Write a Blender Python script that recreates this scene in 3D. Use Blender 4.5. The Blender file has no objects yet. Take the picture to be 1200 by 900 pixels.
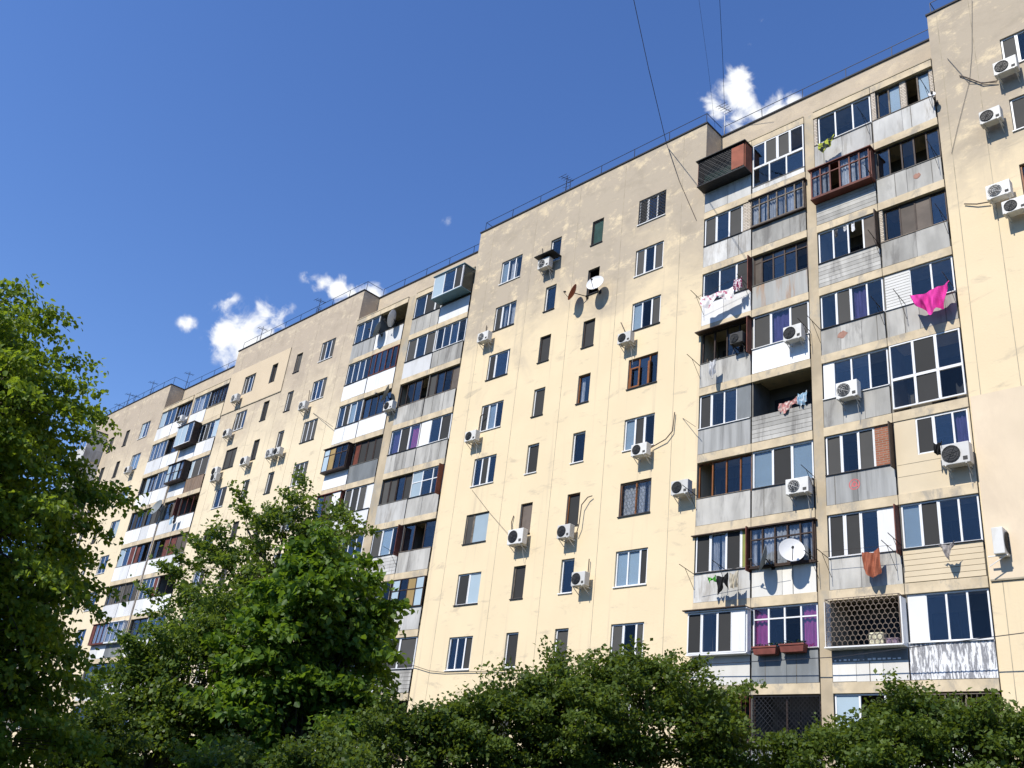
import bpy, math, random
import numpy as np
from mathutils import Vector, Matrix
random.seed(7); RNG = np.random.default_rng(7)
scene = bpy.context.scene
C = scene.collection
PI = math.pi

# ------------------------------------------------------------------ camera
F_PX = 1101.22
CAM = Vector((0.0, -27.52, 1.573))
YAW, PITCH, ROLL = .8230, .4527, .1263
def camera_axes():
    ca, sa, cb, sb = math.cos(YAW), math.sin(YAW), math.cos(PITCH), math.sin(PITCH)
    f = Vector((-sa*cb, ca*cb, sb)); r0 = Vector((ca, sa, 0)); u0 = r0.cross(f)
    r = r0*math.cos(ROLL) + u0*math.sin(ROLL); u = -r0*math.sin(ROLL) + u0*math.cos(ROLL)
    return r, u, f
_r, _u, _f = camera_axes()
cam_data = bpy.data.cameras.new('camera'); cam = bpy.data.objects.new('camera', cam_data)
C.objects.link(cam); scene.camera = cam
cam.matrix_world = Matrix(((_r.x, _u.x, -_f.x, CAM.x), (_r.y, _u.y, -_f.y, CAM.y), (_r.z, _u.z, -_f.z, CAM.z), (0, 0, 0, 1)))
cam_data.sensor_width = 36; cam_data.lens = 36*F_PX/1200
cam_data.clip_start = .1; cam_data.clip_end = 5000

def sky_dir(px, py):
    return (_r*(px-600) - _u*(py-450) + _f*F_PX).normalized()

# ------------------------------------------------------------------ light and sky
SUN_TO = Vector((-.035, -1.0, 1.02)).normalized()
sun_data = bpy.data.lights.new('sun', 'SUN'); sun = bpy.data.objects.new('sun', sun_data)
C.objects.link(sun)
sun_data.energy = 4.3; sun_data.angle = math.radians(.5); sun_data.color = (1.0, .95, .87)
sun.rotation_euler = SUN_TO.to_track_quat('Z', 'Y').to_euler()
sun.location = (0, -40, 60)

world = bpy.data.worlds.new('World'); scene.world = world; world.use_nodes = True
wn = world.node_tree; wn.nodes.clear(); wl = wn.links
def N(nt, typ, **kw):
    n = nt.nodes.new(typ)
    for k, v in kw.items(): setattr(n, k, v)
    return n
sky = N(wn, 'ShaderNodeTexSky'); sky.sky_type = 'NISHITA'; sky.sun_disc = False
sky.sun_elevation = math.asin(SUN_TO.z); sky.sun_rotation = math.atan2(SUN_TO.x, SUN_TO.y)
sky.altitude = 150; sky.air_density = 1.12; sky.dust_density = .1; sky.ozone_density = 3.0
SKY_STRENGTH = .15
tc = N(wn, 'ShaderNodeTexCoord')
CLOUDS = [  # (px, py, radius px, weight) of the small cumulus puffs, turned into sky directions
    (276,398,24,1),(292,392,26,1),(312,384,24,1),(330,380,20,.95),(262,404,18,.9),(268,364,16,.62),(285,376,16,.8),(254,390,12,.6),
    (219,381,10,.55),(290,410,24,1),(320,400,22,1),
    (366,324,11,.7),(378,334,14,.85),(394,341,15,.9),(410,346,13,.85),(436,346,16,.85),(424,356,18,.9),(404,356,16,.9),
    (850,108,21,1),(866,98,15,.95),(838,112,13,.8),(872,116,14,.8),(884,136,15,.8),(910,126,14,.9),(926,119,11,.85),(865,140,14,.7),(850,124,14,.7),
    (898,6,6,.45),(896,24,6,.45),(877,52,6,.42),(525,261,9,.4)]
acc = None
for (px, py, rad, w) in CLOUDS:
    d = sky_dir(px, py)
    vm = N(wn, 'ShaderNodeVectorMath', operation='DISTANCE'); wl.new(tc.outputs['Generated'], vm.inputs[0]); vm.inputs[1].default_value = d
    mr = N(wn, 'ShaderNodeMapRange'); wl.new(vm.outputs['Value'], mr.inputs['Value'])
    mr.inputs['From Min'].default_value = 0; mr.inputs['From Max'].default_value = rad*1.8/F_PX
    mr.inputs['To Min'].default_value = w; mr.inputs['To Max'].default_value = 0
    if acc is None: acc = mr.outputs[0]
    else:
        mx = N(wn, 'ShaderNodeMath', operation='SMOOTH_MAX'); mx.inputs[2].default_value = .12
        wl.new(acc, mx.inputs[0]); wl.new(mr.outputs[0], mx.inputs[1]); acc = mx.outputs[0]
nz = N(wn, 'ShaderNodeTexNoise'); nz.inputs['Scale'].default_value = 38; nz.inputs['Detail'].default_value = 9; nz.inputs['Roughness'].default_value = .53
nz.inputs['Distortion'].default_value = .35
wl.new(tc.outputs['Generated'], nz.inputs['Vector'])
m1 = N(wn, 'ShaderNodeMath', operation='MULTIPLY_ADD'); wl.new(nz.outputs['Fac'], m1.inputs[0]); m1.inputs[1].default_value = 2.6; m1.inputs[2].default_value = -1.5
m2 = N(wn, 'ShaderNodeMath', operation='ADD'); wl.new(acc, m2.inputs[0]); wl.new(m1.outputs[0], m2.inputs[1])
mr = N(wn, 'ShaderNodeMapRange', interpolation_type='SMOOTHSTEP'); wl.new(m2.outputs[0], mr.inputs['Value'])
mr.inputs['From Min'].default_value = .04; mr.inputs['From Max'].default_value = .66
# no cloud where no puff is near
gate = N(wn, 'ShaderNodeMapRange', interpolation_type='SMOOTHSTEP'); wl.new(acc, gate.inputs['Value'])
gate.inputs['From Min'].default_value = .10; gate.inputs['From Max'].default_value = .34
mg = N(wn, 'ShaderNodeMath', operation='MULTIPLY'); wl.new(mr.outputs[0], mg.inputs[0]); wl.new(gate.outputs[0], mg.inputs[1])
hsv = N(wn, 'ShaderNodeHueSaturation'); hsv.inputs['Saturation'].default_value = 1.2; hsv.inputs['Hue'].default_value = .513; hsv.inputs['Value'].default_value = 1.0
wl.new(sky.outputs[0], hsv.inputs['Color'])
lim = N(wn, 'ShaderNodeMix', data_type='RGBA', blend_type='DARKEN'); lim.inputs['Factor'].default_value = 1     # the even blue of the view goes on round the sun
wl.new(hsv.outputs[0], lim.inputs['A']); lim.inputs['B'].default_value = (1.05, 2.1, 4.5, 1)
mix = N(wn, 'ShaderNodeMix', data_type='RGBA'); wl.new(mg.outputs[0], mix.inputs['Factor'])
wl.new(lim.outputs['Result'], mix.inputs['A']); mix.inputs['B'].default_value = (5.5, 5.6, 5.75, 1)
bg = N(wn, 'ShaderNodeBackground'); bg.inputs['Strength'].default_value = SKY_STRENGTH
wl.new(mix.outputs['Result'], bg.inputs['Color'])
wo = N(wn, 'ShaderNodeOutputWorld'); wl.new(bg.outputs[0], wo.inputs['Surface'])

scene.view_settings.view_transform = 'Standard'; scene.view_settings.look = 'None'
scene.view_settings.exposure = 0.35; scene.view_settings.gamma = 1
scene.render.engine = 'CYCLES'
try:
    scene.cycles.transparent_max_bounces = 12; scene.cycles.max_bounces = 6; scene.cycles.diffuse_bounces = 2
except Exception: pass

# ------------------------------------------------------------------ materials
def new_mat(name):
    m = bpy.data.materials.new(name); m.use_nodes = True
    nt = m.node_tree; b = nt.nodes['Principled BSDF']
    return m, nt, b
def pos_noise(nt, scale, detail=5, stretch=(1, 1, 1), rough=.55, dist=0.0):
    g = N(nt, 'ShaderNodeNewGeometry'); mp = N(nt, 'ShaderNodeMapping'); mp.inputs['Scale'].default_value = stretch
    nt.links.new(g.outputs['Position'], mp.inputs['Vector'])
    n = N(nt, 'ShaderNodeTexNoise'); n.inputs['Scale'].default_value = scale; n.inputs['Detail'].default_value = detail
    n.inputs['Roughness'].default_value = rough; n.inputs['Distortion'].default_value = dist
    nt.links.new(mp.outputs[0], n.inputs['Vector'])
    return n.outputs['Fac']
def ramp(nt, fac, lo, hi, a=0, b=1):
    r = N(nt, 'ShaderNodeMapRange', interpolation_type='SMOOTHSTEP')
    nt.links.new(fac, r.inputs['Value'])
    r.inputs['From Min'].default_value = lo; r.inputs['From Max'].default_value = hi
    r.inputs['To Min'].default_value = a; r.inputs['To Max'].default_value = b
    return r.outputs[0]
def mixc(nt, fac, a, b):
    m = N(nt, 'ShaderNodeMix', data_type='RGBA')
    if hasattr(fac, 'links') or hasattr(fac, 'is_linked'): nt.links.new(fac, m.inputs['Factor'])
    else: m.inputs['Factor'].default_value = fac
    for v, s in ((a, 'A'), (b, 'B')):
        if isinstance(v, tuple): m.inputs[s].default_value = (*v, 1)
        else: nt.links.new(v, m.inputs[s])
    return m.outputs['Result']
def mth(nt, op, a, b):
    m = N(nt, 'ShaderNodeMath', operation=op)
    for i, v in enumerate((a, b)):
        if isinstance(v, (int, float)): m.inputs[i].default_value = v
        else: nt.links.new(v, m.inputs[i])
    return m.outputs[0]
def bump(nt, b, h, s=.3, d=.01):
    n = N(nt, 'ShaderNodeBump'); n.inputs['Strength'].default_value = s; n.inputs['Distance'].default_value = d
    nt.links.new(h, n.inputs['Height']); nt.links.new(n.outputs[0], b.inputs['Normal'])

VARY = {'insect_screen', 'light_insect_screen', 'white_enamel', 'dark_brown_frame', 'varnished_wood_frame', 'weathered_wood_frame', 'white_curtain', 'pale_blue_blind', 'tan_brown_board'}
def simple(name, col, rough=.6, var=.25, scale=3, metal=0, stretch=(1, 1, 1), dirt=None, dirt_amt=.6, bmp=0, spec=.3):
    m, nt, b = new_mat(name)
    lo = tuple(c*(1-var) for c in col); hi = tuple(min(1, c*(1+var*.6)) for c in col)
    c = mixc(nt, ramp(nt, pos_noise(nt, scale, 6, stretch), .3, .7), lo, hi)
    if dirt:
        c = mixc(nt, ramp(nt, pos_noise(nt, scale*.8, 8, (stretch[0]*1.3, 1, stretch[2]*.7), .7, .4), .49, .66, 0, dirt_amt), c, dirt)
    if name in VARY or name.endswith('sheet'):
        oi = N(nt, 'ShaderNodeObjectInfo'); h = N(nt, 'ShaderNodeHueSaturation'); nt.links.new(c, h.inputs['Color'])
        v = N(nt, 'ShaderNodeMapRange'); nt.links.new(oi.outputs['Random'], v.inputs['Value']); v.inputs['To Min'].default_value = .78; v.inputs['To Max'].default_value = 1.12
        nt.links.new(v.outputs[0], h.inputs['Value']); c = h.outputs[0]
    nt.links.new(c, b.inputs['Base Color']); b.inputs['Roughness'].default_value = rough; b.inputs['Metallic'].default_value = metal
    b.inputs['Specular IOR Level'].default_value = spec
    if bmp: bump(nt, b, pos_noise(nt, scale*8, 4), bmp, .01)
    return m

def plaster(name, cream, greige, lo=21.5, hi=27.5, streak=1.0, seed=0.0):
    m, nt, b = new_mat(name)
    g = N(nt, 'ShaderNodeNewGeometry'); sx = N(nt, 'ShaderNodeSeparateXYZ'); nt.links.new(g.outputs['Position'], sx.inputs[0])
    big = pos_noise(nt, .35+seed, 6, (1, 1, 1), .6, .8)
    zz = mth(nt, 'ADD', sx.outputs['Z'], mth(nt, 'MULTIPLY', mth(nt, 'SUBTRACT', big, .5), 11.0))
    old = ramp(nt, zz, lo, hi)
    def prox(axis, period, off, wid):
        m = mth(nt, 'MODULO', mth(nt, 'ADD', sx.outputs[axis], off+1000*period), period)
        return ramp(nt, mth(nt, 'ABSOLUTE', mth(nt, 'SUBTRACT', m, period/2), 0.0), 0.0, wid, 1, 0)
    joint = mth(nt, 'MAXIMUM', prox('Z', 2.8, .95, .55), mth(nt, 'MULTIPLY', prox('X', 3.15, .4, .35), .8))
    blot = mth(nt, 'ADD', pos_noise(nt, 1.5, 10, (.8, 1, 1.15), .76, .2), mth(nt, 'MULTIPLY', joint, .075))
    light = mth(nt, 'MULTIPLY', ramp(nt, blot, .525, .70), streak)
    dark = ramp(nt, pos_noise(nt, .55, 8, (1, 1, 1.4), .68, .3), .48, .66, 0, .42)
    old2 = mth(nt, 'MULTIPLY', old, mth(nt, 'SUBTRACT', 1.0, mth(nt, 'MULTIPLY', light, .8)))
    c = mixc(nt, ramp(nt, pos_noise(nt, .5, 5), .35, .65), cream, tuple(v*.955 for v in cream))
    c = mixc(nt, old2, c, greige)
    c = mixc(nt, mth(nt, 'MULTIPLY', dark, old), c, (greige[0]*.72, greige[1]*.72, greige[2]*.72))
    # faint grey soot blots in the clean zone
    s = mth(nt, 'MULTIPLY', ramp(nt, pos_noise(nt, 1.15, 9, (.55, 1, 1.6), .7, .5), .55, .70), .50)
    c = mixc(nt, s, c, (.40, .345, .26))
    drip = mth(nt, 'MULTIPLY', ramp(nt, pos_noise(nt, 1.6, 6, (1.5, 1, .06), .6), .56, .76), .42)
    c = mixc(nt, drip, c, (.36, .31, .25))
    nt.links.new(c, b.inputs['Base Color']); b.inputs['Roughness'].default_value = .92; b.inputs['Specular IOR Level'].default_value = .15
    bump(nt, b, pos_noise(nt, 14, 8, (1, 1, 1), .7), .35, .02)
    return m

M = {}
M['plaster'] = plaster('cream_plaster', (.78, .64, .42), (.46, .39, .295))
M['plaster_top'] = plaster('greige_plaster', (.78, .64, .42), (.50, .42, .315), 18, 24, .35)
M['plaster_far'] = plaster('pale_plaster', (.78, .66, .46), (.48, .40, .305), 21, 28.5, .8)
M['plaster_clean'] = simple('clean_cream_render', (.64, .52, .36), .9, .05, .6, bmp=.2)
M['plaster_pink'] = simple('pinkish_render', (.74, .61, .44), .9, .10, .35, dirt=(.52, .42, .31), dirt_amt=.35, bmp=.2)
M['beam'] = simple('cream_beam', (.62, .51, .345), .9, .18, 1.5, dirt=(.33, .30, .25), dirt_amt=.8, bmp=.3)
M['pillar'] = simple('pillar_plaster', (.50, .41, .28), .9, .2, .8, dirt=(.34, .32, .27), dirt_amt=.9, bmp=.3)
M['seam'] = simple('joint_mastic', (.42, .36, .26), .9, .3, 2)
M['coping'] = simple('dark_roof_edge', (.03, .03, .035), .7)
M['roof'] = simple('roof_felt', (.06, .06, .06), .9)
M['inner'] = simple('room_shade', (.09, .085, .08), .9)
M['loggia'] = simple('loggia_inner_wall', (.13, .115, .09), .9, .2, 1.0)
M['slabu'] = simple('slab_concrete', (.18, .17, .15), .95, .25, 1.5)
st = (1.5, 1, .5)
M['p_grey'] = simple('grey_cement_sheet', (.46, .445, .405), .85, .22, 1.1, stretch=st, dirt=(.20, .19, .175), dirt_amt=.7, bmp=.15)
M['p_grey2'] = simple('dark_grey_sheet', (.20, .215, .22), .7, .22, 1.1, stretch=st, dirt=(.34, .34, .33), dirt_amt=.5)
M['p_light'] = simple('light_grey_sheet', (.60, .59, .555), .8, .2, 1.1, stretch=st, dirt=(.30, .27, .23), dirt_amt=.7)
M['p_white'] = simple('white_sheet', (.80, .80, .785), .6, .06, 1.0, stretch=st, dirt=(.50, .48, .44), dirt_amt=.35)
M['p_offwhite'] = simple('offwhite_sheet', (.76, .74, .68), .7, .06, 1.0, stretch=st, dirt=(.5, .48, .44), dirt_amt=.3)
M['p_beige'] = simple('beige_siding', (.66, .55, .38), .85, .05, 1.0)
M['p_rust'] = simple('rust_stained_sheet', (.36, .355, .33), .85, .18, 1.2, stretch=(2.4, 1, .3), dirt=(.33, .17, .07), dirt_amt=.8)
M['p_blue'] = simple('teal_blue_sheet', (.13, .24, .30), .5, .08, 1.0)
M['p_plank'] = simple('brown_planks', (.24, .17, .12), .8, .3, 2.5, stretch=(3, 1, .4))
M['p_stain'] = simple('streaked_grey_sheet', (.37, .37, .355), .85, .22, 1.3, stretch=(2.5, 1, .25), dirt=(.14, .14, .13), dirt_amt=.6)
m, nt, b = new_mat('peeling_white_corrugated'); M['p_peel'] = m
c = mixc(nt, ramp(nt, pos_noise(nt, 5.5, 9, (2.2, 1, .35), .75, .4), .47, .53), (.80, .80, .79), (.24, .24, .25))
nt.links.new(c, b.inputs['Base Color']); b.inputs['Roughness'].default_value = .6
m, nt, b = new_mat('brick_white'); M['brick_w'] = m
def brick_nodes(nt, b, c1, c2, mort):
    g = N(nt, 'ShaderNodeNewGeometry'); sx = N(nt, 'ShaderNodeSeparateXYZ'); cx = N(nt, 'ShaderNodeCombineXYZ')
    nt.links.new(g.outputs['Position'], sx.inputs[0]); nt.links.new(mth(nt, 'ADD', sx.outputs['X'], sx.outputs['Y']), cx.inputs['X']); nt.links.new(sx.outputs['Z'], cx.inputs['Y'])
    t = N(nt, 'ShaderNodeTexBrick'); t.inputs['Scale'].default_value = 1; t.inputs['Brick Width'].default_value = .25; t.inputs['Row Height'].default_value = .078
    t.inputs['Mortar Size'].default_value = .011; t.inputs['Color1'].default_value = (*c1, 1); t.inputs['Color2'].default_value = (*c2, 1); t.inputs['Mortar'].default_value = (*mort, 1)
    nt.links.new(cx.outputs[0], t.inputs['Vector']); nt.links.new(t.outputs['Color'], b.inputs['Base Color']); b.inputs['Roughness'].default_value = .9
    inv = mth(nt, 'SUBTRACT', 1.0, t.outputs['Fac']); bump(nt, b, inv, .8, .012)
brick_nodes(nt, b, (.66, .58, .48), (.52, .44, .34), (.25, .21, .17))
m, nt, b = new_mat('brick_orange'); M['brick_o'] = m
brick_nodes(nt, b, (.36, .13, .07), (.28, .10, .05), (.32, .24, .18))

M['f_W'] = simple('white_plastic_frame', (.80, .80, .79), .35, .04, 2)
M['f_B'] = simple('varnished_wood_frame', (.24, .085, .022), .5, .3, 4)
M['f_D'] = simple('dark_brown_frame', (.055, .035, .026), .6, .3, 4)
M['f_R'] = simple('red_brown_frame', (.15, .045, .030), .6, .3, 3)
M['f_K'] = simple('black_steel', (.02, .02, .022), .5)
M['f_G'] = simple('weathered_wood_frame', (.22, .18, .14), .8, .4, 5)
M['f_C'] = simple('dull_beige_steel', (.22, .17, .13), .6, .2, 6)
M['rod'] = simple('rusty_rod', (.03, .022, .018), .7)
M['rusty'] = simple('rusty_red_panel', (.30, .09, .05), .7, .25, 2)
M['rail'] = simple('dark_railing_steel', (.022, .024, .032), .5, metal=.0)
M['green'] = simple('green_net', (.03, .10, .085), .7)
M['net'] = simple('insect_screen', (.038, .038, .037), .8, .08, 1)
M['net2'] = simple('light_insect_screen', (.075, .073, .068), .8, .08, 1)
M['frost'] = simple('pale_blue_blind', (.40, .50, .56), .35, .06, 1)
M['shutter'] = simple('white_shutter', (.66, .65, .61), .6, .05, 1)
M['lime'] = simple('olive_green_blind', (.24, .26, .07), .7, .1, 1)
M['ply'] = simple('ochre_board', (.36, .25, .10), .7, .15, 1)
M['tan'] = simple('tan_brown_board', (.13, .105, .085), .7, .2, 2)
M['curtain'] = simple('white_curtain', (.62, .62, .62), .9, .25, 9, stretch=(2, 1, .6))
M['pcurtain'] = simple('magenta_curtain', (.42, .06, .26), .9, .3, 6, stretch=(3, 1, .3))
M['vcurtain'] = simple('violet_curtain', (.10, .08, .22), .9, .3, 6, stretch=(3, 1, .3))
M['ac'] = simple('white_enamel', (.70, .69, .65), .45, .05, 2, dirt=(.45, .42, .36), dirt_amt=.3)
M['acdark'] = simple('dark_fan_opening', (.025, .026, .028), .5)
M['acold'] = simple('old_dark_appliance', (.05, .048, .045), .6)
M['dish_w'] = simple('white_dish', (.70, .70, .69), .4, .04, 2)
M['dish_g'] = simple('grey_dish', (.20, .22, .22), .5, .1, 2)
M['pipe'] = simple('pipe_lagging', (.10, .075, .06), .8)
M['pole_w'] = simple('white_pole', (.62, .55, .48), .7)
M['bark'] = simple('bark', (.10, .08, .06), .95, .4, 6, stretch=(1, 1, .3), bmp=.6)
M['pot'] = simple('brick_red_planter', (.20, .06, .045), .7)
M['soilgreen'] = simple('planter_greens', (.05, .09, .03), .9)

# window glass: weakly mirroring, lets the dim rooms show
m = bpy.data.materials.new('window_glass'); m.use_nodes = True; nt = m.node_tree; nt.nodes.clear(); M['glass'] = m
tr = N(nt, 'ShaderNodeBsdfTransparent'); tr.inputs['Color'].default_value = (.86, .88, .90, 1)
gl = N(nt, 'ShaderNodeBsdfGlossy'); gl.inputs['Roughness'].default_value = .015; gl.inputs['Color'].default_value = (.86, .93, 1, 1)
lw = N(nt, 'ShaderNodeLayerWeight'); lw.inputs['Blend'].default_value = .5     # facing term, the same from both sides of a pane
sch = mth(nt, 'MULTIPLY', mth(nt, 'POWER', lw.outputs['Facing'], 4.0), .75)
oi = N(nt, 'ShaderNodeObjectInfo')
add = N(nt, 'ShaderNodeMath', operation='ADD'); nt.links.new(sch, add.inputs[0])
nt.links.new(mth(nt, 'ADD', mth(nt, 'MULTIPLY', oi.outputs['Random'], .085), .02), add.inputs[1])
mx = N(nt, 'ShaderNodeMixShader'); nt.links.new(add.outputs[0], mx.inputs[0]); nt.links.new(tr.outputs[0], mx.inputs[1]); nt.links.new(gl.outputs[0], mx.inputs[2])
# slight waviness per pane
bn = N(nt, 'ShaderNodeBump'); bn.inputs['Strength'].default_value = .25; bn.inputs['Distance'].default_value = .02
nt.links.new(pos_noise(nt, 1.3, 2), bn.inputs['Height']); nt.links.new(bn.outputs[0], gl.inputs['Normal'])
out = N(nt, 'ShaderNodeOutputMaterial'); nt.links.new(mx.outputs[0], out.inputs[0])

def leaf_mat(name, dark, light, transl=.3):
    m = bpy.data.materials.new(name); m.use_nodes = True; nt = m.node_tree; nt.nodes.clear()
    g = N(nt, 'ShaderNodeNewGeometry')
    big = pos_noise(nt, .9, 3)
    f = mth(nt, 'ADD', mth(nt, 'MULTIPLY', g.outputs['Random Per Island'], .55), mth(nt, 'MULTIPLY', ramp(nt, big, .35, .65), .45))
    col = mixc(nt, f, dark, light)
    d = N(nt, 'ShaderNodeBsdfPrincipled'); nt.links.new(col, d.inputs['Base Color']); d.inputs['Roughness'].default_value = .5; d.inputs['Specular IOR Level'].default_value = .32
    t = N(nt, 'ShaderNodeBsdfTranslucent'); tcol = mixc(nt, .5, col, (light[0]*2.0, light[1]*1.8, light[2]*.5)); nt.links.new(tcol, t.inputs['Color'])
    mx = N(nt, 'ShaderNodeMixShader'); mx.inputs[0].default_value = transl
    nt.links.new(d.outputs[0], mx.inputs[1]); nt.links.new(t.outputs[0], mx.inputs[2])
    o = N(nt, 'ShaderNodeOutputMaterial'); nt.links.new(mx.outputs[0], o.inputs[0])
    return m

# ------------------------------------------------------------------ geometry helpers
class MB:
    def __init__(s): s.v = []; s.f = []; s.m = []; s.mi = 0
    def quad(s, a, b, c, d):
        i = len(s.v); s.v += [a, b, c, d]; s.f.append((i, i+1, i+2, i+3)); s.m.append(s.mi)
    def tri(s, a, b, c):
        i = len(s.v); s.v += [a, b, c]; s.f.append((i, i+1, i+2)); s.m.append(s.mi)
    def box(s, x0, x1, y0, y1, z0, z1):
        i = len(s.v)
        s.v += [(x0,y0,z0),(x1,y0,z0),(x1,y1,z0),(x0,y1,z0),(x0,y0,z1),(x1,y0,z1),(x1,y1,z1),(x0,y1,z1)]
        for f in ((0,1,5,4),(1,2,6,5),(2,3,7,6),(3,0,4,7),(4,5,6,7),(3,2,1,0)):
            s.f.append(tuple(i+k for k in f)); s.m.append(s.mi)
        return s
    def tube(s, p, q, r, r2=None, n=6, cap=True):
        p = Vector(p); q = Vector(q); r2 = r if r2 is None else r2
        d = (q-p)
        if d.length < 1e-6: return s
        d.normalize(); a = d.orthogonal().normalized(); b = d.cross(a); i = len(s.v)
        for k in range(n):
            t = 2*PI*k/n; o = a*math.cos(t)+b*math.sin(t)
            s.v.append(tuple(p+o*r)); s.v.append(tuple(q+o*r2))
        for k in range(n):
            k2 = (k+1) % n
            s.f.append((i+2*k, i+2*k2, i+2*k2+1, i+2*k+1)); s.m.append(s.mi)
        if cap:
            s.f.append(tuple(i+2*k for k in reversed(range(n)))); s.m.append(s.mi)
            s.f.append(tuple(i+2*k+1 for k in range(n))); s.m.append(s.mi)
        return s
    def path(s, pts, r, n=5):
        for a, b in zip(pts[:-1], pts[1:]): s.tube(a, b, r, n=n)
        return s
    def build(s, name, mat, parent=None, bevel=0, smooth=False, org=None):
        me = bpy.data.meshes.new(name)
        o = Vector(org) if org is not None else (Vector(parent['_w']) if parent is not None and '_w' in parent else Vector((0, 0, 0)))
        me.from_pydata([(v[0]-o.x, v[1]-o.y, v[2]-o.z) for v in s.v], [], s.f)
        for mm in (mat if isinstance(mat, (list, tuple)) else [mat]): me.materials.append(mm)
        if isinstance(mat, (list, tuple)): me.polygons.foreach_set('material_index', s.m)
        if smooth: me.polygons.foreach_set('use_smooth', [True]*len(s.f))
        me.update()
        ob = bpy.data.objects.new(name, me); C.objects.link(ob)
        if parent is not None: ob.parent = parent; ob['_w'] = tuple(o)
        else: ob.location = o
        if bevel:
            bv = ob.modifiers.new('bevel', 'BEVEL'); bv.width = bevel; bv.segments = 2; bv.limit_method = 'ANGLE'
        return ob

def thing(name, label, cat, loc, group=None):
    o = bpy.data.objects.new(name, None); C.objects.link(o); o.location = loc; o.empty_display_size = .2
    o['label'] = label; o['category'] = cat; o['_w'] = tuple(loc)
    if group: o['group'] = group
    return o
def tag(o, label, cat, group=None):
    o['label'] = label; o['category'] = cat
    if group: o['group'] = group
    return o
def structure(o): o['kind'] = 'structure'; return o
def stuff(o): o['kind'] = 'stuff'; return o

# ------------------------------------------------------------------ ground
g = MB(); g.quad((-700, -500, 0), (400, -500, 0), (400, 700, 0), (-700, 700, 0))
structure(g.build('ground', simple('lawn_soil', (.028, .036, .014), .95, .4, .8)))
g = MB(); g.quad((-120, -5, .004), (30, -5, .004), (30, -3, .004), (-120, -3, .004))
structure(g.build('pavement', simple('asphalt_path', (.05, .05, .05), .9, .2, 1.5)))

# ------------------------------------------------------------------ the apartment building
def L(k): return 4.1 + 2.8*(k-1)          # floor level of storey k (k = 9 is the top one)
ROOF = 31.7; REC = 1.2
XF, XA, XB, XC, XD, XE, XG = 9.0, -9.1, -18.98, -33.72, -44.3, -59.45, -69.9
XEND = -85.0
house = thing('apartment_building', 'long ten-storey cream panel apartment block with glazed balconies and flat railed roof', 'building', (-38, 6, 0))

def pane_mesh(x0, x1, z0, z1, y):
    mb = MB().box(x0, x1, y-.006, y+.006, z0, z1); a, b = random.uniform(-.007, .007), random.uniform(-.009, .009)
    mb.v = [(v[0], v[1]+(a if v[0] == x1 else -a)+(b if v[2] == z1 else -b), v[2]) for v in mb.v]
    return mb
SINGLE = {'w': ('p_white', 'infill_panel'), 'z': ('p_grey2', 'infill_panel'), 'n': ('net', 'insect_screen'), 'm': ('net2', 'insect_screen'), 'y': ('tan', 'infill_panel'),
          'Y': ('ply', 'infill_panel'), 'r': ('lime', 'blind'), 'q': ('brick_w', 'brick_infill'), 'k': ('brick_o', 'brick_infill'), 's': ('shutter', 'shutter'),
          'R': ('f_R', 'infill_panel'), 'G': ('green', 'blind'), 'x': ('frost', 'blind')}
def parse(p):
    out = []; i = 0
    while i < len(p):
        ch = p[i]; i += 1; num = ''
        while i < len(p) and (p[i].isdigit() or p[i] == '.'): num += p[i]; i += 1
        out.append((ch, float(num) if num else 1.0))
    return out
def curtain_mesh(x0, x1, z0, z1, y, n=10, amp=.03):
    mb = MB(); ph = random.random()*6
    xs = [x0+(x1-x0)*i/n for i in range(n+1)]
    ys = [y+amp*math.sin(i*1.9+ph) for i in range(n+1)]
    for i in range(n): mb.quad((xs[i], ys[i], z0), (xs[i+1], ys[i+1], z0), (xs[i+1], ys[i+1], z1), (xs[i], ys[i], z1))
    return mb

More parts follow.
